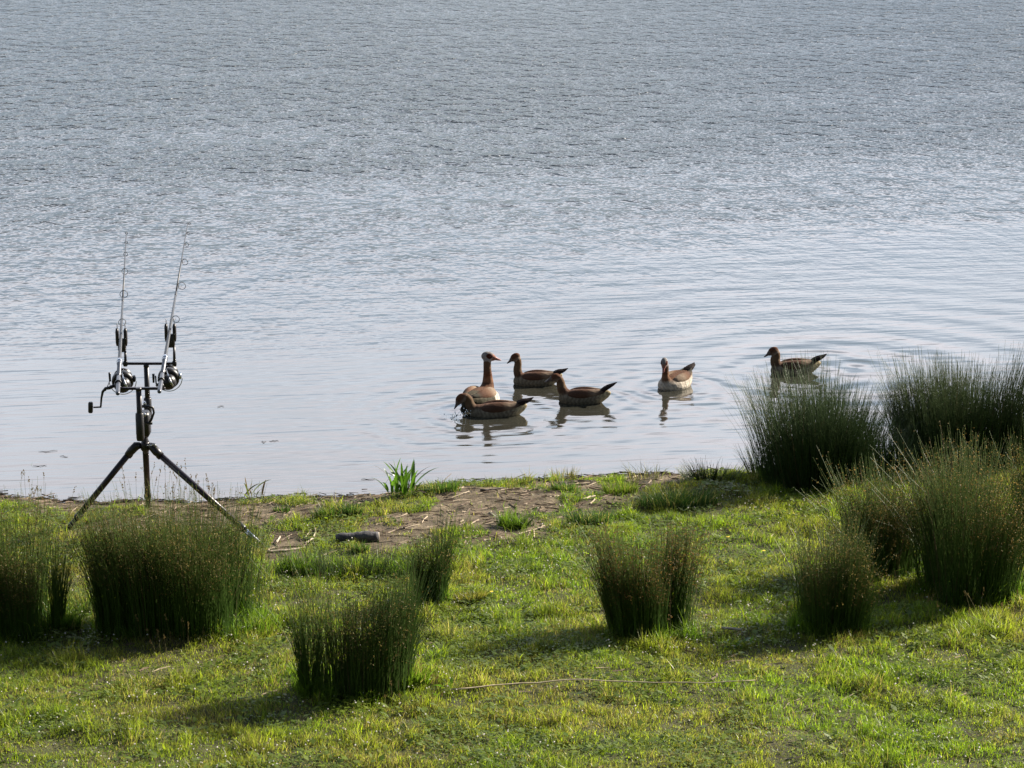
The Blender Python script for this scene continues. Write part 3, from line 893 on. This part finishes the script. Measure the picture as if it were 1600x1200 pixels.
stick('dry_stalk', [(705, 1090), (790, 1082), (890, 1074), (1000, 1078), (1100, 1079), (1180, 1075)], [.005, .0025], M_STRAW,
      'very long straw coloured stalk lying across the front turf', 'stalk', None, .002, .045)

# driftwood bits floating in the shallows
for i, (px, py, L, an) in enumerate(((75, 705, 30, .1), (100, 713, 14, -.2), (62, 728, 22, .05), (428, 689, 16, .1), (412, 690, 8, .2),
                                     (120, 776, 22, .3), (575, 749, 22, .1), (470, 771, 24, 0), (1085, 735, 20, .2), (345, 635, 12, 0))):
    c = on_plane(px, py, .003); k = L * .0052 / 2
    rt_ = np.random.RandomState(40 + i)
    m = MB().tube([c + np.array([-k + 2 * k * q / 5, k * an * (2 * q / 5 - 1) + rt_.normal(0, .012), rt_.uniform(-.001, .004)]) for q in range(6)], [.001, .002, .0026, .0022, .002, .001], 6)
    loc_txt = ('long floating twig near the left frame edge', 'short floating twig right of the long one at the left edge',
               'floating twig closest to the left leafy plant', 'floating twig in the water right of the tripod head',
               'tiny floating twig touching the one right of the tripod head', 'floating twig at the water edge by the left tripod leg',
               'floating twig left of the bright long-leaved plant', 'floating twig along the waterline above the litter',
               'floating twig left of the small rush tufts', 'tiny floating twig level with the stand clamp')[i]
    tag(m.build('floating_twig', M_TWIG, origin=c), loc_txt, 'twig', 'twigs floating near the bank')

# yellow flowers
for i, (px, py) in enumerate(((1137, 858), (768, 945), (1372, 944), (1193, 880))):
    b = on_ground(px, py); t = Vector(b) + Vector((0, 0, .09))
    root = empty('yellow_flower', tuple(b))
    tag(root, ('yellow flower in the turf behind and right of the free-standing rush clump', 'yellow flower in the turf beside the withered tuft',
               'yellow flower right of the slim rush clump', 'yellow flower left of the slim rush clump')[i], 'flower', 'yellow flowers in the turf')
    MB().tube([b, t], [.0015, .0012], 5).build('stem', noisy('flower_stem', (.05, .1, .02), (.07, .13, .02)) if i == 0 else bpy.data.materials['flower_stem'], root)
    m = MB()
    for k in range(9):
        an = k * 2 * math.pi / 9; dv = Vector((math.cos(an), math.sin(an), .25))
        m.ball(t + dv * .007, dv * .007, dv.cross(Vector((0, 0, 1))).normalized() * .003, Vector((0, 0, .0012)), 6, 4)
    m.ball(t + Vector((0, 0, .001)), Vector((.004, 0, 0)), Vector((0, .004, 0)), Vector((0, 0, .003)), 6, 4)
    m.build('petals', noisy('yellow_petals', (.75, .55, .02), (.8, .62, .04)) if i == 0 else bpy.data.materials['yellow_petals'], root)

# ------------------------------------------------------------------ tripod rod stand
hub = Vector(W(227, 697, 17.15))
pod_base = Vector((hub.x, hub.y, float(ground_z(hub.x, hub.y))))
pod = empty('rod_stand', tuple(pod_base))
tag(pod, 'black tripod rod stand with two cross bars holding two fishing rods', 'rod stand')
feet_px = [((103, 830), 'L'), ((408, 851), 'R'), ((231, 800), 'M')]
MB().tube([hub + Vector((0, 0, -.035)), hub + Vector((0, 0, -.02)), hub + Vector((0, 0, .02)), hub + Vector((0, 0, .035))], [.026, .036, .036, .028], 18).build('hub', M_BLACK, pod)
for (fp, tg) in feet_px:
    if tg == 'M':
        f = W(232, 800, 17.85); f[2] = ground_z(f[0], f[1])
    else:
        f = on_ground(*fp)
    f = Vector(f); dv = (f - hub); hz_ = Vector((dv.x, dv.y, 0)).normalized()
    a = hub + hz_ * .035 + Vector((0, 0, .008))
    sh = hub + hz_ * .10 + Vector((0, 0, -.030))
    u = (f - sh).normalized(); L = (f - sh).length
    leg = MB().tube([sh, sh + u * L * .80], [.0235, .0225], 14)
    leg = leg.build('leg', M_ANOD, pod)
    MB().tube([sh + u * L * .775, sh + u * L * .80, sh + u * L * .83, sh + u * L * .84], [.025, .028, .028, .024], 14).build('clamp_collar', M_BLACK, leg, origin=pod.location)
    MB().tube([sh + u * L * .84, sh + u * L * .985], [.0195, .0185], 12).build('inner_tube', M_STEEL if tg == 'R' else M_ANOD, leg, origin=pod.location)
    MB().tube([sh + u * L * .982, sh + u * L * 1.03], [.021, .009], 12).build('foot', M_BLACK, leg, origin=pod.location)
    side = u.cross(Vector((0, 0, 1))).normalized()
    kn = MB().tube([a, hub + hz_ * .065 + Vector((0, 0, .004)), sh, sh + u * .05], [.024, .033, .032, .027], 14)
    kn.box(sh + u * .03 - u.cross(side) * .0 + Vector((0, 0, -.012)), u * .02, side * .012, u.cross(side) * .024, .3)
    kn.build('leg_joint', M_BLACK, pod)
    if tg == 'R':
        c = sh + Vector((-.035, -.01, .045))
        MB().torus(c + Vector((.02, 0, 0)), (0.1, 1, .15), .016, .005, 16).tube([c + Vector((-.03, 0, .006)), c + Vector((.006, 0, .006))], .005, 8).build('locking_ring', M_STEEL, pod)
# column and head
top = Vector(W(224, 665, 17.1))
MB().tube([hub + Vector((0, 0, .03)), hub + Vector((0, 0, .045)), top + Vector((0, 0, -.05))], [.030, .024, .024], 16).build('column', M_BLACK, pod)
MB().box(Vector(W(224, 662, 17.1)), Vector((.050, 0, 0)), Vector((0, .055, 0)), Vector((0, 0, .095)), .25).build('head_block', M_BLACK, pod)
# main bar running towards the water
b0, b1 = Vector(W(216, 655, 16.86)), Vector(W(230, 645, 17.82))
MB().tube([b0, b1], .018, 12).build('main_bar', M_ANOD, pod)
def upright(px, y0, y1, d, sleeve):
    p0, p1 = Vector(W(px, y0, d)), Vector(W(px, y1, d)); p0.x = p1.x
    up = MB().tube([p0, p1], .020, 14).build('upright', M_BLACK, pod)
    q = p0.lerp(p1, sleeve)
    MB().tube([p0 - Vector((0, 0, .02)), p0, q, q + Vector((0, 0, .005))], [.026, .030, .030, .026], 14).build('sleeve', M_BLACK, up, origin=pod.location)
    MB().tube([p1 - Vector((0, 0, .012)), p1 + Vector((0, 0, .012))], .021, 12).build('end_cap', M_BLACK, up, origin=pod.location)
    return p1
upright(216.5, 684, 608, 16.88, .5)
upright(228.5, 650, 571, 17.8, .35)
# rods' lines first (needed by the bars)
rods = [dict(b=(184, 615), t=(197.5, 362), db=16.72, dt=19.95, side=0.15), dict(b=(249, 612), t=(293.5, 348), db=16.72, dt=19.95, side=1.0)]
for r_ in rods:
    r_['B'], r_['T'] = Vector(W(*r_['b'], r_['db'])), Vector(W(*r_['t'], r_['dt']))
def rod_at(r_, fwd):
    return r_['B'].lerp(r_['T'], (fwd - r_['db']) / (r_['dt'] - r_['db']))
def bar(d, py, name):
    A, Bq = rod_at(rods[0], d), rod_at(rods[1], d)
    p, q = Vector(W(190, py, d)), Vector(W(264, py, d)); p.x = A.x + .015; q.x = Bq.x + .015
    p.z = q.z = (p.z + q.z) / 2
    m = MB().box((p + q) / 2, (q - p) / 2 + Vector((.012, 0, 0)), Vector((0, .011, 0)), Vector((0, 0, .0095)), .2)
    m.build(name, M_ANOD, pod)
    mid = Vector(W(228 if d > 17 else 218, py, d)); 
    return p, q
fp, fq = bar(17.8, 568, 'front_cross_bar')
rp_, rq_ = bar(16.9, 607, 'rear_cross_bar')
# rear rests
for r_, e in zip(rods, (rp_, rq_)):
    c = rod_at(r_, 16.9)
    m = MB().tube([e, c + Vector((.004, 0, -.018))], .009, 8)
    m.torus(c, (r_['T'] - r_['B']), .021, .006, 14, (math.pi, 2 * math.pi), 6, (1, 0, 0))
    m.build('rear_rest', M_BLACK, pod)
# bite alarms on stems
for r_, e in zip(rods, (fp, fq)):
    c = rod_at(r_, 17.8)
    u = (r_['T'] - r_['B']).normalized()
    st = Vector((c.x + .012, c.y, 0))
    cz = c.z - .055
    al = MB()
    al.box((c.x + .004, c.y, cz - .035), (.030, 0, 0), (0, .020, 0), (0, 0, .052), .3)
    al.box((c.x - .029, c.y, cz + .028), (.012, 0, 0), (0, .018, 0), (0, 0, .068), .35)
    al.box((c.x + .034, c.y, cz + .028), (.013, 0, 0), (0, .018, 0), (0, 0, .068), .35)
    ao = al.build('bite_alarm', M_PLASTIC, pod)
    for sx in (-.027, .033):
        MB().tube([(c.x + sx, c.y, cz + .09), (c.x + sx, c.y, cz + .135)], .0028, 6).build('snag_ear', M_BLACK, ao, origin=pod.location)
    MB().tube([(e.x + .01, e.y, e.z - .02), (e.x + .012, e.y, cz - .08)], [.012, .009], 10).build('alarm_stem', M_BLACK, ao, origin=pod.location)
    MB().box((e.x + .01, e.y, e.z), (.016, 0, 0), (0, .016, 0), (0, 0, .022), .3).build('stem_socket', M_BLACK, ao, origin=pod.location)
    led = MB().ball((c.x + .036, c.y - .019, cz + .02), (.004, 0, 0), (0, .003, 0), (0, 0, .004), 8, 5).build('indicator', M_STEEL, ao, origin=pod.location)
# clamp lever on the right of the head
d_ = 16.98
MB().tube([W(222, 635, d_), W(232, 635, d_), W(239, 637, d_), W(240.5, 645, d_), W(237, 654, d_), W(234, 660, d_)], [.011, .011, .010, .008, .010, .010], 8) \
    .tube([W(238, 661, d_), W(227, 661, d_)], .012, 10).build('clamp_lever', M_BLACK, pod)
MB().ball(W(226, 631, 17.0), (.012, 0, 0), (0, .012, 0), (0, 0, .022), 10, 6).build('clamp_bolt', M_STEEL, pod)
MB().ball(W(226, 648, 17.0), (.014, 0, 0), (0, .012, 0), (0, 0, .014), 10, 6).build('clamp_bolt', M_STEEL, pod)
MB().tube([W(222, 676, 16.9), W(223.5, 676, 17.05)], [.007, .008], 8).build('clamp_bolt', M_STEEL, pod)

# ------------------------------------------------------------------ fishing rods with reels
def line_t_for_py(r_, py):
    best = None
    for i in range(2001):
        t = i / 2000; p = r_['B'].lerp(r_['T'], t)
        v = np.array(p) - np.array([0, 0, H])
        yc = v[1] * math.cos(PITCH) - v[2] * math.sin(PITCH); zc = v[1] * math.sin(PITCH) + v[2] * math.cos(PITCH)
        e = abs(600 - zc / yc * F_PX - py)
        if best is None or e < best[0]: best = (e, t)
    return best[1]
for ri, r_ in enumerate(rods):
    B, T = r_['B'], r_['T']; u = (T - B).normalized()
    rt = Vector((1, 0, 0)); rt = (rt - u * rt.dot(u)).normalized(); dn = u.cross(rt) * -1
    if dn.z > 0: dn = -dn
    Lr = (T - B).length
    rod = empty('fishing_rod', tuple(B))
    tag(rod, ('left fishing rod of the pair on the stand, its reel crank hanging out leftwards', 'right fishing rod of the pair on the stand, tip reaching highest')[ri], 'fishing rod', 'fishing rods on the stand')
    at = lambda s: B + u * s
    MB().tube([at(-.01), at(0), at(.02), at(.28), at(.30)], [.010, .015, .016, .0165, .0135], 14).build('butt_grip', M_HANDLE, rod)
    MB().tube([at(.30), at(.33), at(.335), at(.52), at(.525), at(.56)], [.013, .013, .016, .0155, .0185, .0185], 14).build('reel_seat', M_HANDLE, rod)
    MB().tube([at(.565), at(.57), at(.60), at(.605)], [.014, .021, .021, .014], 14).tube([at(.535), at(.545), at(.55)], [.018, .021, .018], 14).build('winding_check', M_STEEL, rod)
    MB().tube([at(.60), at(.62), at(1.2), at(1.75)], [.014, .0135, .0105, .0078], 12).tube([at(1.75), at(1.76), at(1.81), at(1.82)], [.008, .0095, .0095, .007], 12) \
        .tube([at(1.81), at(2.4), at(Lr)], [.0068, .0058, .0044], 10).build('blank', M_BLANK, rod)
    offd = (dn * (1 - r_['side'] * .7) + rt * r_['side']).normalized()
    for gy_, gr in zip(((500, 456, 421, 395, 377, 363) if ri == 0 else (497, 445, 408, 381, 364, 349)), (.027, .030, .024, .016, .011, .009)):
        s_ = line_t_for_py(r_, gy_) * Lr
        c = at(s_) + offd * (gr * (0.55 if ri == 0 else 1.05) + .004)
        g = MB().torus(c, u + offd * .15, gr, .0024, 20, m=6)
        g.tube([at(s_ - gr * 1.1), c + offd * 0 - rt * gr * .4 * (1 - r_['side'])], .0022, 6).tube([at(s_ + gr * 1.1), c - offd * gr * .8], .0022, 6)
        g.build('guide', M_BLACK, rod)
    # reel
    rc = at(.40) + dn * .098 + rt * (.020 if ri == 0 else .030)
    reel = MB().ball(rc - u * .03, u * .060, rt * .062, dn * .060, 16, 10)
    reel.tube([at(.40) + dn * .012, at(.40) + dn * .035 + rt * .01, rc - dn * .025], [.012, .010, .014], 10).tube([at(.345) + dn * .016, at(.46) + dn * .016], [.006, .006], 8)
    reel = reel.build('reel', M_BLACK, rod)
    MB().tube([rc + u * .01, rc + u * .025, rc + u * .055, rc + u * .06], [.066, .080, .080, .066], 22).build('rotor', M_BLACK, reel, origin=rod.location)
    MB().tube([rc + u * .06, rc + u * .064, rc + u * .070, rc + u * .115, rc + u * .12, rc + u * .128], [.066, .072, .058, .056, .068, .060], 22).build('spool', M_BLACK, reel, origin=rod.location)
    MB().torus(rc + u * .05 + dn * .005, u * .9 + dn * .3, .098, .003, 28, (math.pi * .02, math.pi * .98), 6, ref=rt * 1.0 if u.cross(rt).dot(dn) > 0 else rt * -1.0).build('bail_wire', M_STEEL, reel, origin=rod.location)
    MB().ball(rc + rt * .084 + u * .05 - dn * .01, rt * .014, u * .03, dn * .026, 10, 7).build('line_roller', M_BLACK if ri == 0 else M_STEEL, reel, origin=rod.location)
    MB().tube([at(.42) + dn * .02 + rt * .016, rc + rt * .022 - u * .085 - dn * .03, rc + rt * .040 - u * .080 + dn * .012], [.006, .010, .007], 8).build('trim', M_STEEL, reel, origin=rod.location)
    if ri == 0:
        dd = rc.y - .03
        MB().tube([rc - rt * .03, W(171, 606, dd), W(165, 607, dd), W(160.5, 612, dd), W(158.5, 622, dd), W(157.5, 635, dd)], [.013, .013, .012, .010, .008, .007], 10) \
            .tube([W(158.5, 636, dd), W(146, 636.5, dd)], .006, 8).build('crank', M_BLACK, reel, origin=rod.location)
        MB().tube([W(141.5, 628, dd), W(141.5, 630, dd), W(141.5, 643, dd), W(141.5, 645, dd)], [.013, .018, .018, .014], 12).build('crank_knob', M_BLACK, reel, origin=rod.location)
        MB().tube([W(172, 596, dd), W(171, 582, dd)], [.008, .009], 8).tube([W(171, 596, dd), W(165, 611, dd)], .003, 6).build('bail_arm', M_BLACK, reel, origin=rod.location)
    else:
        dd = rc.y - .03
        MB().tube([rc - rt * .03, W(244, 603, dd)], [.012, .010], 8).tube([W(240, 598, dd), W(239.5, 584, dd)], [.007, .010], 8).tube([W(244, 600, dd), W(243, 587, dd)], [.005, .006], 8).build('crank', M_BLACK, reel, origin=rod.location)

# ------------------------------------------------------------------ geese
def feather_mat():
    m, n, l, b, out = new_mat('feathers')
    a = n.new('ShaderNodeVertexColor'); a.layer_name = 'tint'
    t = n.new('ShaderNodeTexCoord')
    mp = n.new('ShaderNodeMapping'); mp.inputs['Scale'].default_value = (0.55, 1, 1.2)
    v = n.new('ShaderNodeTexVoronoi'); v.inputs['Scale'].default_value = 55
    l.new(t.outputs['Object'], mp.inputs[0]); l.new(mp.outputs[0], v.inputs[0])
    nz = n.new('ShaderNodeTexNoise'); nz.inputs['Scale'].default_value = 120; nz.inputs['Detail'].default_value = 3; l.new(t.outputs['Object'], nz.inputs[0])
    mr = n.new('ShaderNodeMapRange'); mr.inputs['To Min'].default_value = 0.72; mr.inputs['To Max'].default_value = 1.25
    l.new(nz.outputs[0], mr.inputs[0])
    g = n.new('ShaderNodeVectorMath'); g.operation = 'SCALE'
    l.new(a.outputs[0], g.inputs[0]); l.new(mr.outputs[0], g.inputs['Scale']); l.new(g.outputs[0], b.inputs['Base Color'])
    b.inputs['Roughness'].default_value = .8; b.inputs['Specular IOR Level'].default_value = .08
    b.inputs['Sheen Weight'].default_value = 0
    bp = n.new('ShaderNodeBump'); bp.inputs['Strength'].default_value = .5; bp.inputs['Distance'].default_value = .004
    l.new(v.outputs['Distance'], bp.inputs['Height']); l.new(bp.outputs[0], b.inputs['Normal'])
    return m
M_FEATH = feather_mat()
M_BEAK_A = noisy('pink_bill', (0.24, 0.09, 0.075), (0.30, 0.12, 0.10), 80, .4)
M_BEAK_J = noisy('dull_bill', (0.05, 0.035, 0.037), (0.09, 0.065, 0.06), 80, .45)
M_EYE = noisy('eye', (0.01, 0.008, 0.006), (0.02, 0.012, 0.01), 30, .1)

def catmull(P, n):
    P = [np.array(p, float) for p in P]; P = [2 * P[0] - P[1]] + P + [2 * P[-1] - P[-2]]
    out = []
    for i in range(1, len(P) - 2):
        for k in range(n):
            t = k / n; a, b, c, d = P[i - 1:i + 3]
            out.append(.5 * ((2 * b) + (c - a) * t + (2 * a - 5 * b + 4 * c - d) * t * t + (3 * b - a - 3 * c + d) * t ** 3))
    out.append(P[-2]); return out

def lerp_ramp(t, keys):
    ts = [k[0] for k in keys]; cs = np.array([k[1] for k in keys], float)
    return np.stack([np.interp(t, ts, cs[:, j]) for j in range(3)], 1)

def goose(key, yaw, label, adult, neck, head_yaw, head_pitch, scale=1.0, tail=0.17, wide=1.0, seed=0, dx=0, wing_lift=0.0, low=0.0):
    """local frame: bird faces +X, waterline at z = 0. neck: list of (x, y, z, r) up to the head centre"""
    rs = np.random.RandomState(seed)
    X, Y, Z = Vector((1, 0, 0)), Vector((0, 1, 0)), Vector((0, 0, 1))
    low += .012
    m = MB()
    body = [(-.265, 0.096, .010, .010), (-.245, .088, .022, .030), (-.20, .072, .045, .052), (-.15, .055, .070, .072), (-.09, .04, .088, .085), (-.02, .032, .097, .092),
            (.05, .03, .095, .088), (.10, .032, .080, .075), (.14, .036, .058, .056), (.163, .038, .032, .032), (.172, .038, .012, .012)]
    m.loft([(Vector((x, 0, z - low)), Y, Z, w * wide, h) for x, z, w, h in body])
    pts = catmull([(a_, b__, c_, d_ * ((1.05 if adult else 1.12) if i_ < 2 else (1.05 if adult else 1.3))) for i_, (a_, b__, c_, d_) in enumerate(neck)], 6)
    m.tube([Vector(p[:3]) for p in pts], [p[3] for p in pts], 14)
    hc = Vector(pts[-1][:3])
    hd = Vector((math.cos(head_yaw) * math.cos(head_pitch), math.sin(head_yaw) * math.cos(head_pitch), math.sin(head_pitch)))
    hs = Z.cross(hd).normalized(); hu = hd.cross(hs)
    m.ball(hc, hd * .047, hs * .031, hu * .035, 18, 12)
    m.ball(hc + hd * .030 - hu * .006, hd * .032, hs * .021, hu * .023, 14, 10)
    src = m.build('goose_source', None, origin=(0, 0, 0))
    md = src.modifiers.new('r', 'REMESH'); md.mode = 'VOXEL'; md.voxel_size = 0.0048
    sm = src.modifiers.new('s', 'SMOOTH'); sm.factor = .6; sm.iterations = 7
    dg = bpy.context.evaluated_depsgraph_get(); dg.update()
    me = bpy.data.meshes.new_from_object(src.evaluated_get(dg))
    bpy.data.objects.remove(src)
    n = len(me.vertices); co = np.empty(n * 3); me.vertices.foreach_get('co', co); co = co.reshape(-1, 3)
    me.polygons.foreach_set('use_smooth', [True] * len(me.polygons))
    # plumage
    P = np.array([p[:3] for p in pts]); rr = np.array([p[3] for p in pts])
    dist = np.linalg.norm(co[:, None] - P[None], axis=2) / rr[None]
    ni = dist.argmin(1); nd = dist.min(1); tn = ni / (len(P) - 1)
    hv = co - np.array(hc); hx, hy, hz = hv @ np.array(hd), hv @ np.array(hs), hv @ np.array(hu)
    is_head = (np.sqrt((hx / .058) ** 2 + (hy / .038) ** 2 + (hz / .040) ** 2) < 1.15)
    is_neck = (nd < 1.35) & (tn > .22) & ~is_head
    up = np.clip((co[:, 2] + low - .03) / .09, 0, 1); bk = np.clip((-co[:, 0] - .14) / .08, 0, 1)
    nz_ = rs.uniform(.9, 1.1, (n, 1))
    if adult:
        col = lerp_ramp(up, [(0, (.44, .39, .32)), (.5, (.38, .33, .27)), (.8, (.11, .055, .03)), (1, (.09, .045, .026))])
        rump = np.clip((-co[:, 0] - (.06 if key == 'adult_back' else .16)) / .05, 0, 1)[:, None] * np.clip((.075 - np.abs(co[:, 1]) + .01) / .02, 0, 1)[:, None]
        col = col * (1 - rump * (.9 if key == 'adult_back' else .5)) + np.array((.05, .045, .03)) * rump * (.9 if key == 'adult_back' else .5)
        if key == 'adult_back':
            shade_ = (co[:, 0] < -.01) & (co[:, 2] < .078) & (np.abs(co[:, 1]) < .125)  # lower rear body: shade painted into the plumage colour as dark olive
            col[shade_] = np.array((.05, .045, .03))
        nc = lerp_ramp(tn, [(0, (.44, .36, .29)), (.28, (.36, .20, .12)), (.42, (.11, .045, .022)), (.60, (.105, .066, .044)), (.8, (.11, .065, .04)), (1, (.13, .10, .085))])
        hcol = np.tile((.27, .245, .235), (n, 1)) * (1 - .35 * np.clip((hz - .012) / .01, 0, 1)[:, None])
        ep = ((hx - .010) / .022) ** 2 + ((hz - .008) / .017) ** 2 < 1
        hcol[ep] = (.06, .014, .008)
        fb = (hx > .032); hcol[fb] = (.25, .13, .1)
    else:
        col = lerp_ramp(up, [(0, (.12, .105, .075)), (.50, (.16, .135, .10)), (.72, (.09, .056, .038)), (1, (.08, .042, .028))])
        under = (bk * (1 - np.clip((co[:, 2] + low - .10) / .05, 0, 1)))[:, None]
        col = col * (1 - under) + np.array((.38, .32, .20)) * under
        nc = lerp_ramp(tn, [(0, (.13, .105, .07)), (.4, (.12, .080, .048)), (1, (.085, .044, .024))])
        hcol = lerp_ramp(np.clip((hz + .02) / .035, 0, 1), [(0, (.19, .145, .115)), (.5, (.10, .055, .035)), (1, (.085, .036, .019))])
        fb = (hx > .030); hcol[fb] = (.12, .095, .085)
    k = np.clip((tn - .22) / .2, 0, 1)[:, None]
    col = np.where(is_neck[:, None], col * (1 - k) + nc * k, col)
    # rows of feathers: each with a paler fringe, plus broad mottling
    fr = np.sin(co[:, 0] * 190 + np.sin(co[:, 2] * 160 + co[:, 1] * 140) * 1.3)
    mot = vnoise(co[:, 0] + 3, co[:, 2] + co[:, 1] * 1.3 + 5, 0.022, 80 + seed, 2)
    body_f = (1 + .22 * np.clip(fr, -1, 1)[:, None]) * (.70 + .62 * mot[:, None])
    col = np.where((is_head | is_neck)[:, None], col * (.82 + .36 * mot[:, None]), col * body_f)
    col = np.where(is_head[:, None], hcol, col) * nz_
    ca = me.color_attributes.new('tint', 'FLOAT_COLOR', 'POINT')
    c4 = np.ones((n, 4), np.float32); c4[:, :3] = col; ca.data.foreach_set('color', c4.ravel())
    me.materials.clear(); me.materials.append(M_FEATH)
    g = bpy.data.objects.new('goose', me); scene.collection.objects.link(g)
    p0 = G0[key]
    g.location = (p0[0] + dx, p0[1], 0); g.rotation_euler = (0, 0, yaw); g.scale = (scale,) * 3
    tag(g, label, 'goose', 'geese swimming by the bank')
    def part(mb, name, mat, cols=None, sub=2):
        o = mb.build(name, mat, origin=(0, 0, 0)); o.parent = g
        if cols is not None:
            a = o.data.color_attributes.new('tint', 'FLOAT_COLOR', 'POINT'); cc = np.ones((len(o.data.vertices), 4), np.float32)
            vv = np.array([v[:] for v in mb.v]); cc[:, :3] = cols(vv) * rs.uniform(.85, 1.15, (len(vv), 1)); a.data.foreach_set('color', cc.ravel())
        if sub:
            s = o.modifiers.new('sub', 'SUBSURF'); s.levels = s.render_levels = sub
        return o
    # wings: folded shell with overlapping flight feathers towards the tail
    for sg in (1, -1):
        w = MB()
        st = [(.100, .040, .080, .010, .014), (.07, .052, .086, .028, .032), (.0, .058, .094, .036, .042), (-.07, .055, .098, .034, .040), (-.13, .044, .102, .026, .030),
              (-.18, .034, .104, .016, .020), (-.225, .022, .116 + wing_lift, .007, .009)]
        w.loft([(Vector((x, sg * y * wide, z - low)), Y, (Z - Y * sg * .35).normalized(), a, b) for x, y, z, a, b in st])
        for q in range(4):
            z0 = .092 - q * .011
            w.loft([(Vector((-.10 - .01 * q, sg * (.058 + .004 * q) * wide, z0 - low)), Y, Z, .006, .012),
                    (Vector((-.17, sg * (.040 + .005 * q) * wide, z0 + .006 - low)), Y, Z, .007, .011),
                    (Vector((-.225 + .012 * q, sg * (.020 + .006 * q) * wide, z0 + .016 + wing_lift - low)), Y, Z, .003, .005)])
        if adult:
            f = lambda v: lerp_ramp(np.clip(-v[:, 0] / .2, 0, 1), [(0, (.19, .14, .10)), (.25, (.13, .075, .045)), (.6, (.08, .030, .018)), (.8, (.05, .05, .035)), (1, (.03, .025, .02))])
        else:
            f = lambda v: lerp_ramp(np.clip((-v[:, 0] + .05) / .25, 0, 1), [(0, (.075, .042, .028)), (.45, (.065, .030, .018)), (.75, (.19, .14, .10)), (1, (.035, .020, .016))])
        part(w, 'wing', M_FEATH, f, 1)
    # tail
    t = MB()
    for q in (-2, -1, 0, 1, 2):
        e = Vector((-.318 + abs(q) * .008, q * .010, tail - abs(q) * .006 - low))
        t.loft([(Vector((-.165, q * .012, .100 - low)), Y, Z, .012, .020), (Vector((-.235, q * .013, (.092 + tail) / 2 + .004 - low)), Y, Z, .012, .022), (e + Vector((.03, 0, -.016)), Y, Z, .010, .012), (e, Y, Z, .004, .004)])
    part(t, 'tail', M_FEATH, lambda v: np.tile((.022, .015, .014), (len(v), 1)), 1)
    # bill
    b = MB(); bl = .052 if adult else .052
    b.loft([(hc + hd * (.042 + bl * s_) + hu * z_, hs, hu, a, c) for s_, z_, a, c in
            ((-.25, -.004, .016, .019), (.05, -.005, .0145, .017), (.35, -.010, .011, .012), (.7, -.015, .010, .007), (.93, -.016, .008, .0045), (1.0, -.0175, .004, .003))])
    bo = part(b, 'bill', M_BEAK_A if adult else M_BEAK_J)
    for sg in (1, -1):
        part(MB().ball(hc + hd * .014 + hu * .007 + hs * sg * .0275, hd * .0045, hs * .003, hu * .0045, 8, 6), 'eye', M_EYE, None, 0)
    return g

NECK_UP = [(.09, 0, .04, .055), (.125, 0, .085, .038), (.135, 0, .135, .029), (.13, 0, .185, .0255), (.137, 0, .225, .026), (.155, 0, .246, .026)]
NECK_LOW = [(.09, 0, .04, .055), (.13, 0, .085, .040), (.150, 0, .130, .031), (.155, 0, .165, .027), (.172, 0, .196, .026), (.200, 0, .205, .025)]
NECK_SHORT = [(.09, 0, .04, .055), (.125, 0, .08, .042), (.135, 0, .12, .033), (.128, 0, .155, .029), (.135, 0, .185, .028), (.155, 0, .20, .027)]
NECK_DIP = [(.10, 0, .03, .050), (.150, 0, .050, .036), (.175, 0, .085, .029), (.185, 0, .12, .026), (.21, 0, .142, .026), (.245, 0, .132, .026)]
NECK_TALL = [(.09, 0, .05, .060), (.125, 0, .10, .042), (.125, 0, .16, .031), (.118, 0, .22, .026), (.118, 0, .275, .0255), (.128, 0, .300, .026)]
goose('adult_back', R(68), 'adult goose seen from behind, tall neck upright and chestnut eye patch turned right', True, NECK_TALL, R(-68), R(-6), scale=1.34, wide=1.25, tail=.11, seed=1, dx=-.005)
goose('young_behind', R(178), 'brown young goose behind the others, beside the upright adult, facing left', False, NECK_UP, R(4), R(-28), scale=1.06, tail=.160, seed=2, dx=-.035)
goose('young_middle', R(174), 'young goose with raised dark tail and head held low in front of another goose', False, NECK_LOW, R(8), R(-14), scale=1.10, tail=.19, seed=3, dx=-.06)
goose('young_drinking', R(184), 'young goose with its head bowed to the water, drinking amid drips', False, NECK_DIP, R(0), R(-48), scale=1.17, tail=.16, seed=4, dx=-.03, low=.015)
goose('adult_front', R(-128), 'pale goose facing the camera with its bill pointing down', True, NECK_UP, R(24), R(-50), scale=1.08, wide=1.3, tail=.17, seed=5, wing_lift=.03)
goose('young_right', R(186), 'lone young goose swimming left behind the dark leaning rushes', False, NECK_SHORT, R(-4), R(-24), scale=1.12, tail=.175, seed=6, dx=-.05)

# drips and splash at the drinking bird
mw, n_, l_, b_, _o = new_mat('water_drops')
b_.inputs['Base Color'].default_value = (.9, .95, 1, 1); b_.inputs['Roughness'].default_value = .03
b_.inputs['IOR'].default_value = 1.33; b_.inputs['Transmission Weight'].default_value = .45
c = on_plane(712, 650, 0); rs = np.random.RandomState(3); m = MB()
for i in range(30):
    q = c + np.array([rs.normal(0, .045), rs.normal(-.02, .04), abs(rs.normal(0, .022)) + .002]); r = rs.uniform(.002, .006)
    m.ball(q, (r * 1.3, 0, 0), (0, r, 0), (0, 0, r * rs.uniform(.6, 1.6)), 8, 6)
for i in range(10):
    q = np.array(W(728 + rs.normal(0, 6), 638 + i * 1.2, c[1] - .02)); q[2] = max(q[2], .004); r = rs.uniform(.003, .006)
    m.ball(q, (r, 0, 0), (0, r, 0), (0, 0, r * 1.5), 8, 6)
tag(m.build('water_drops', mw, origin=c), 'glinting splash and drips under the bill of the drinking goose', 'splash', kind='stuff')
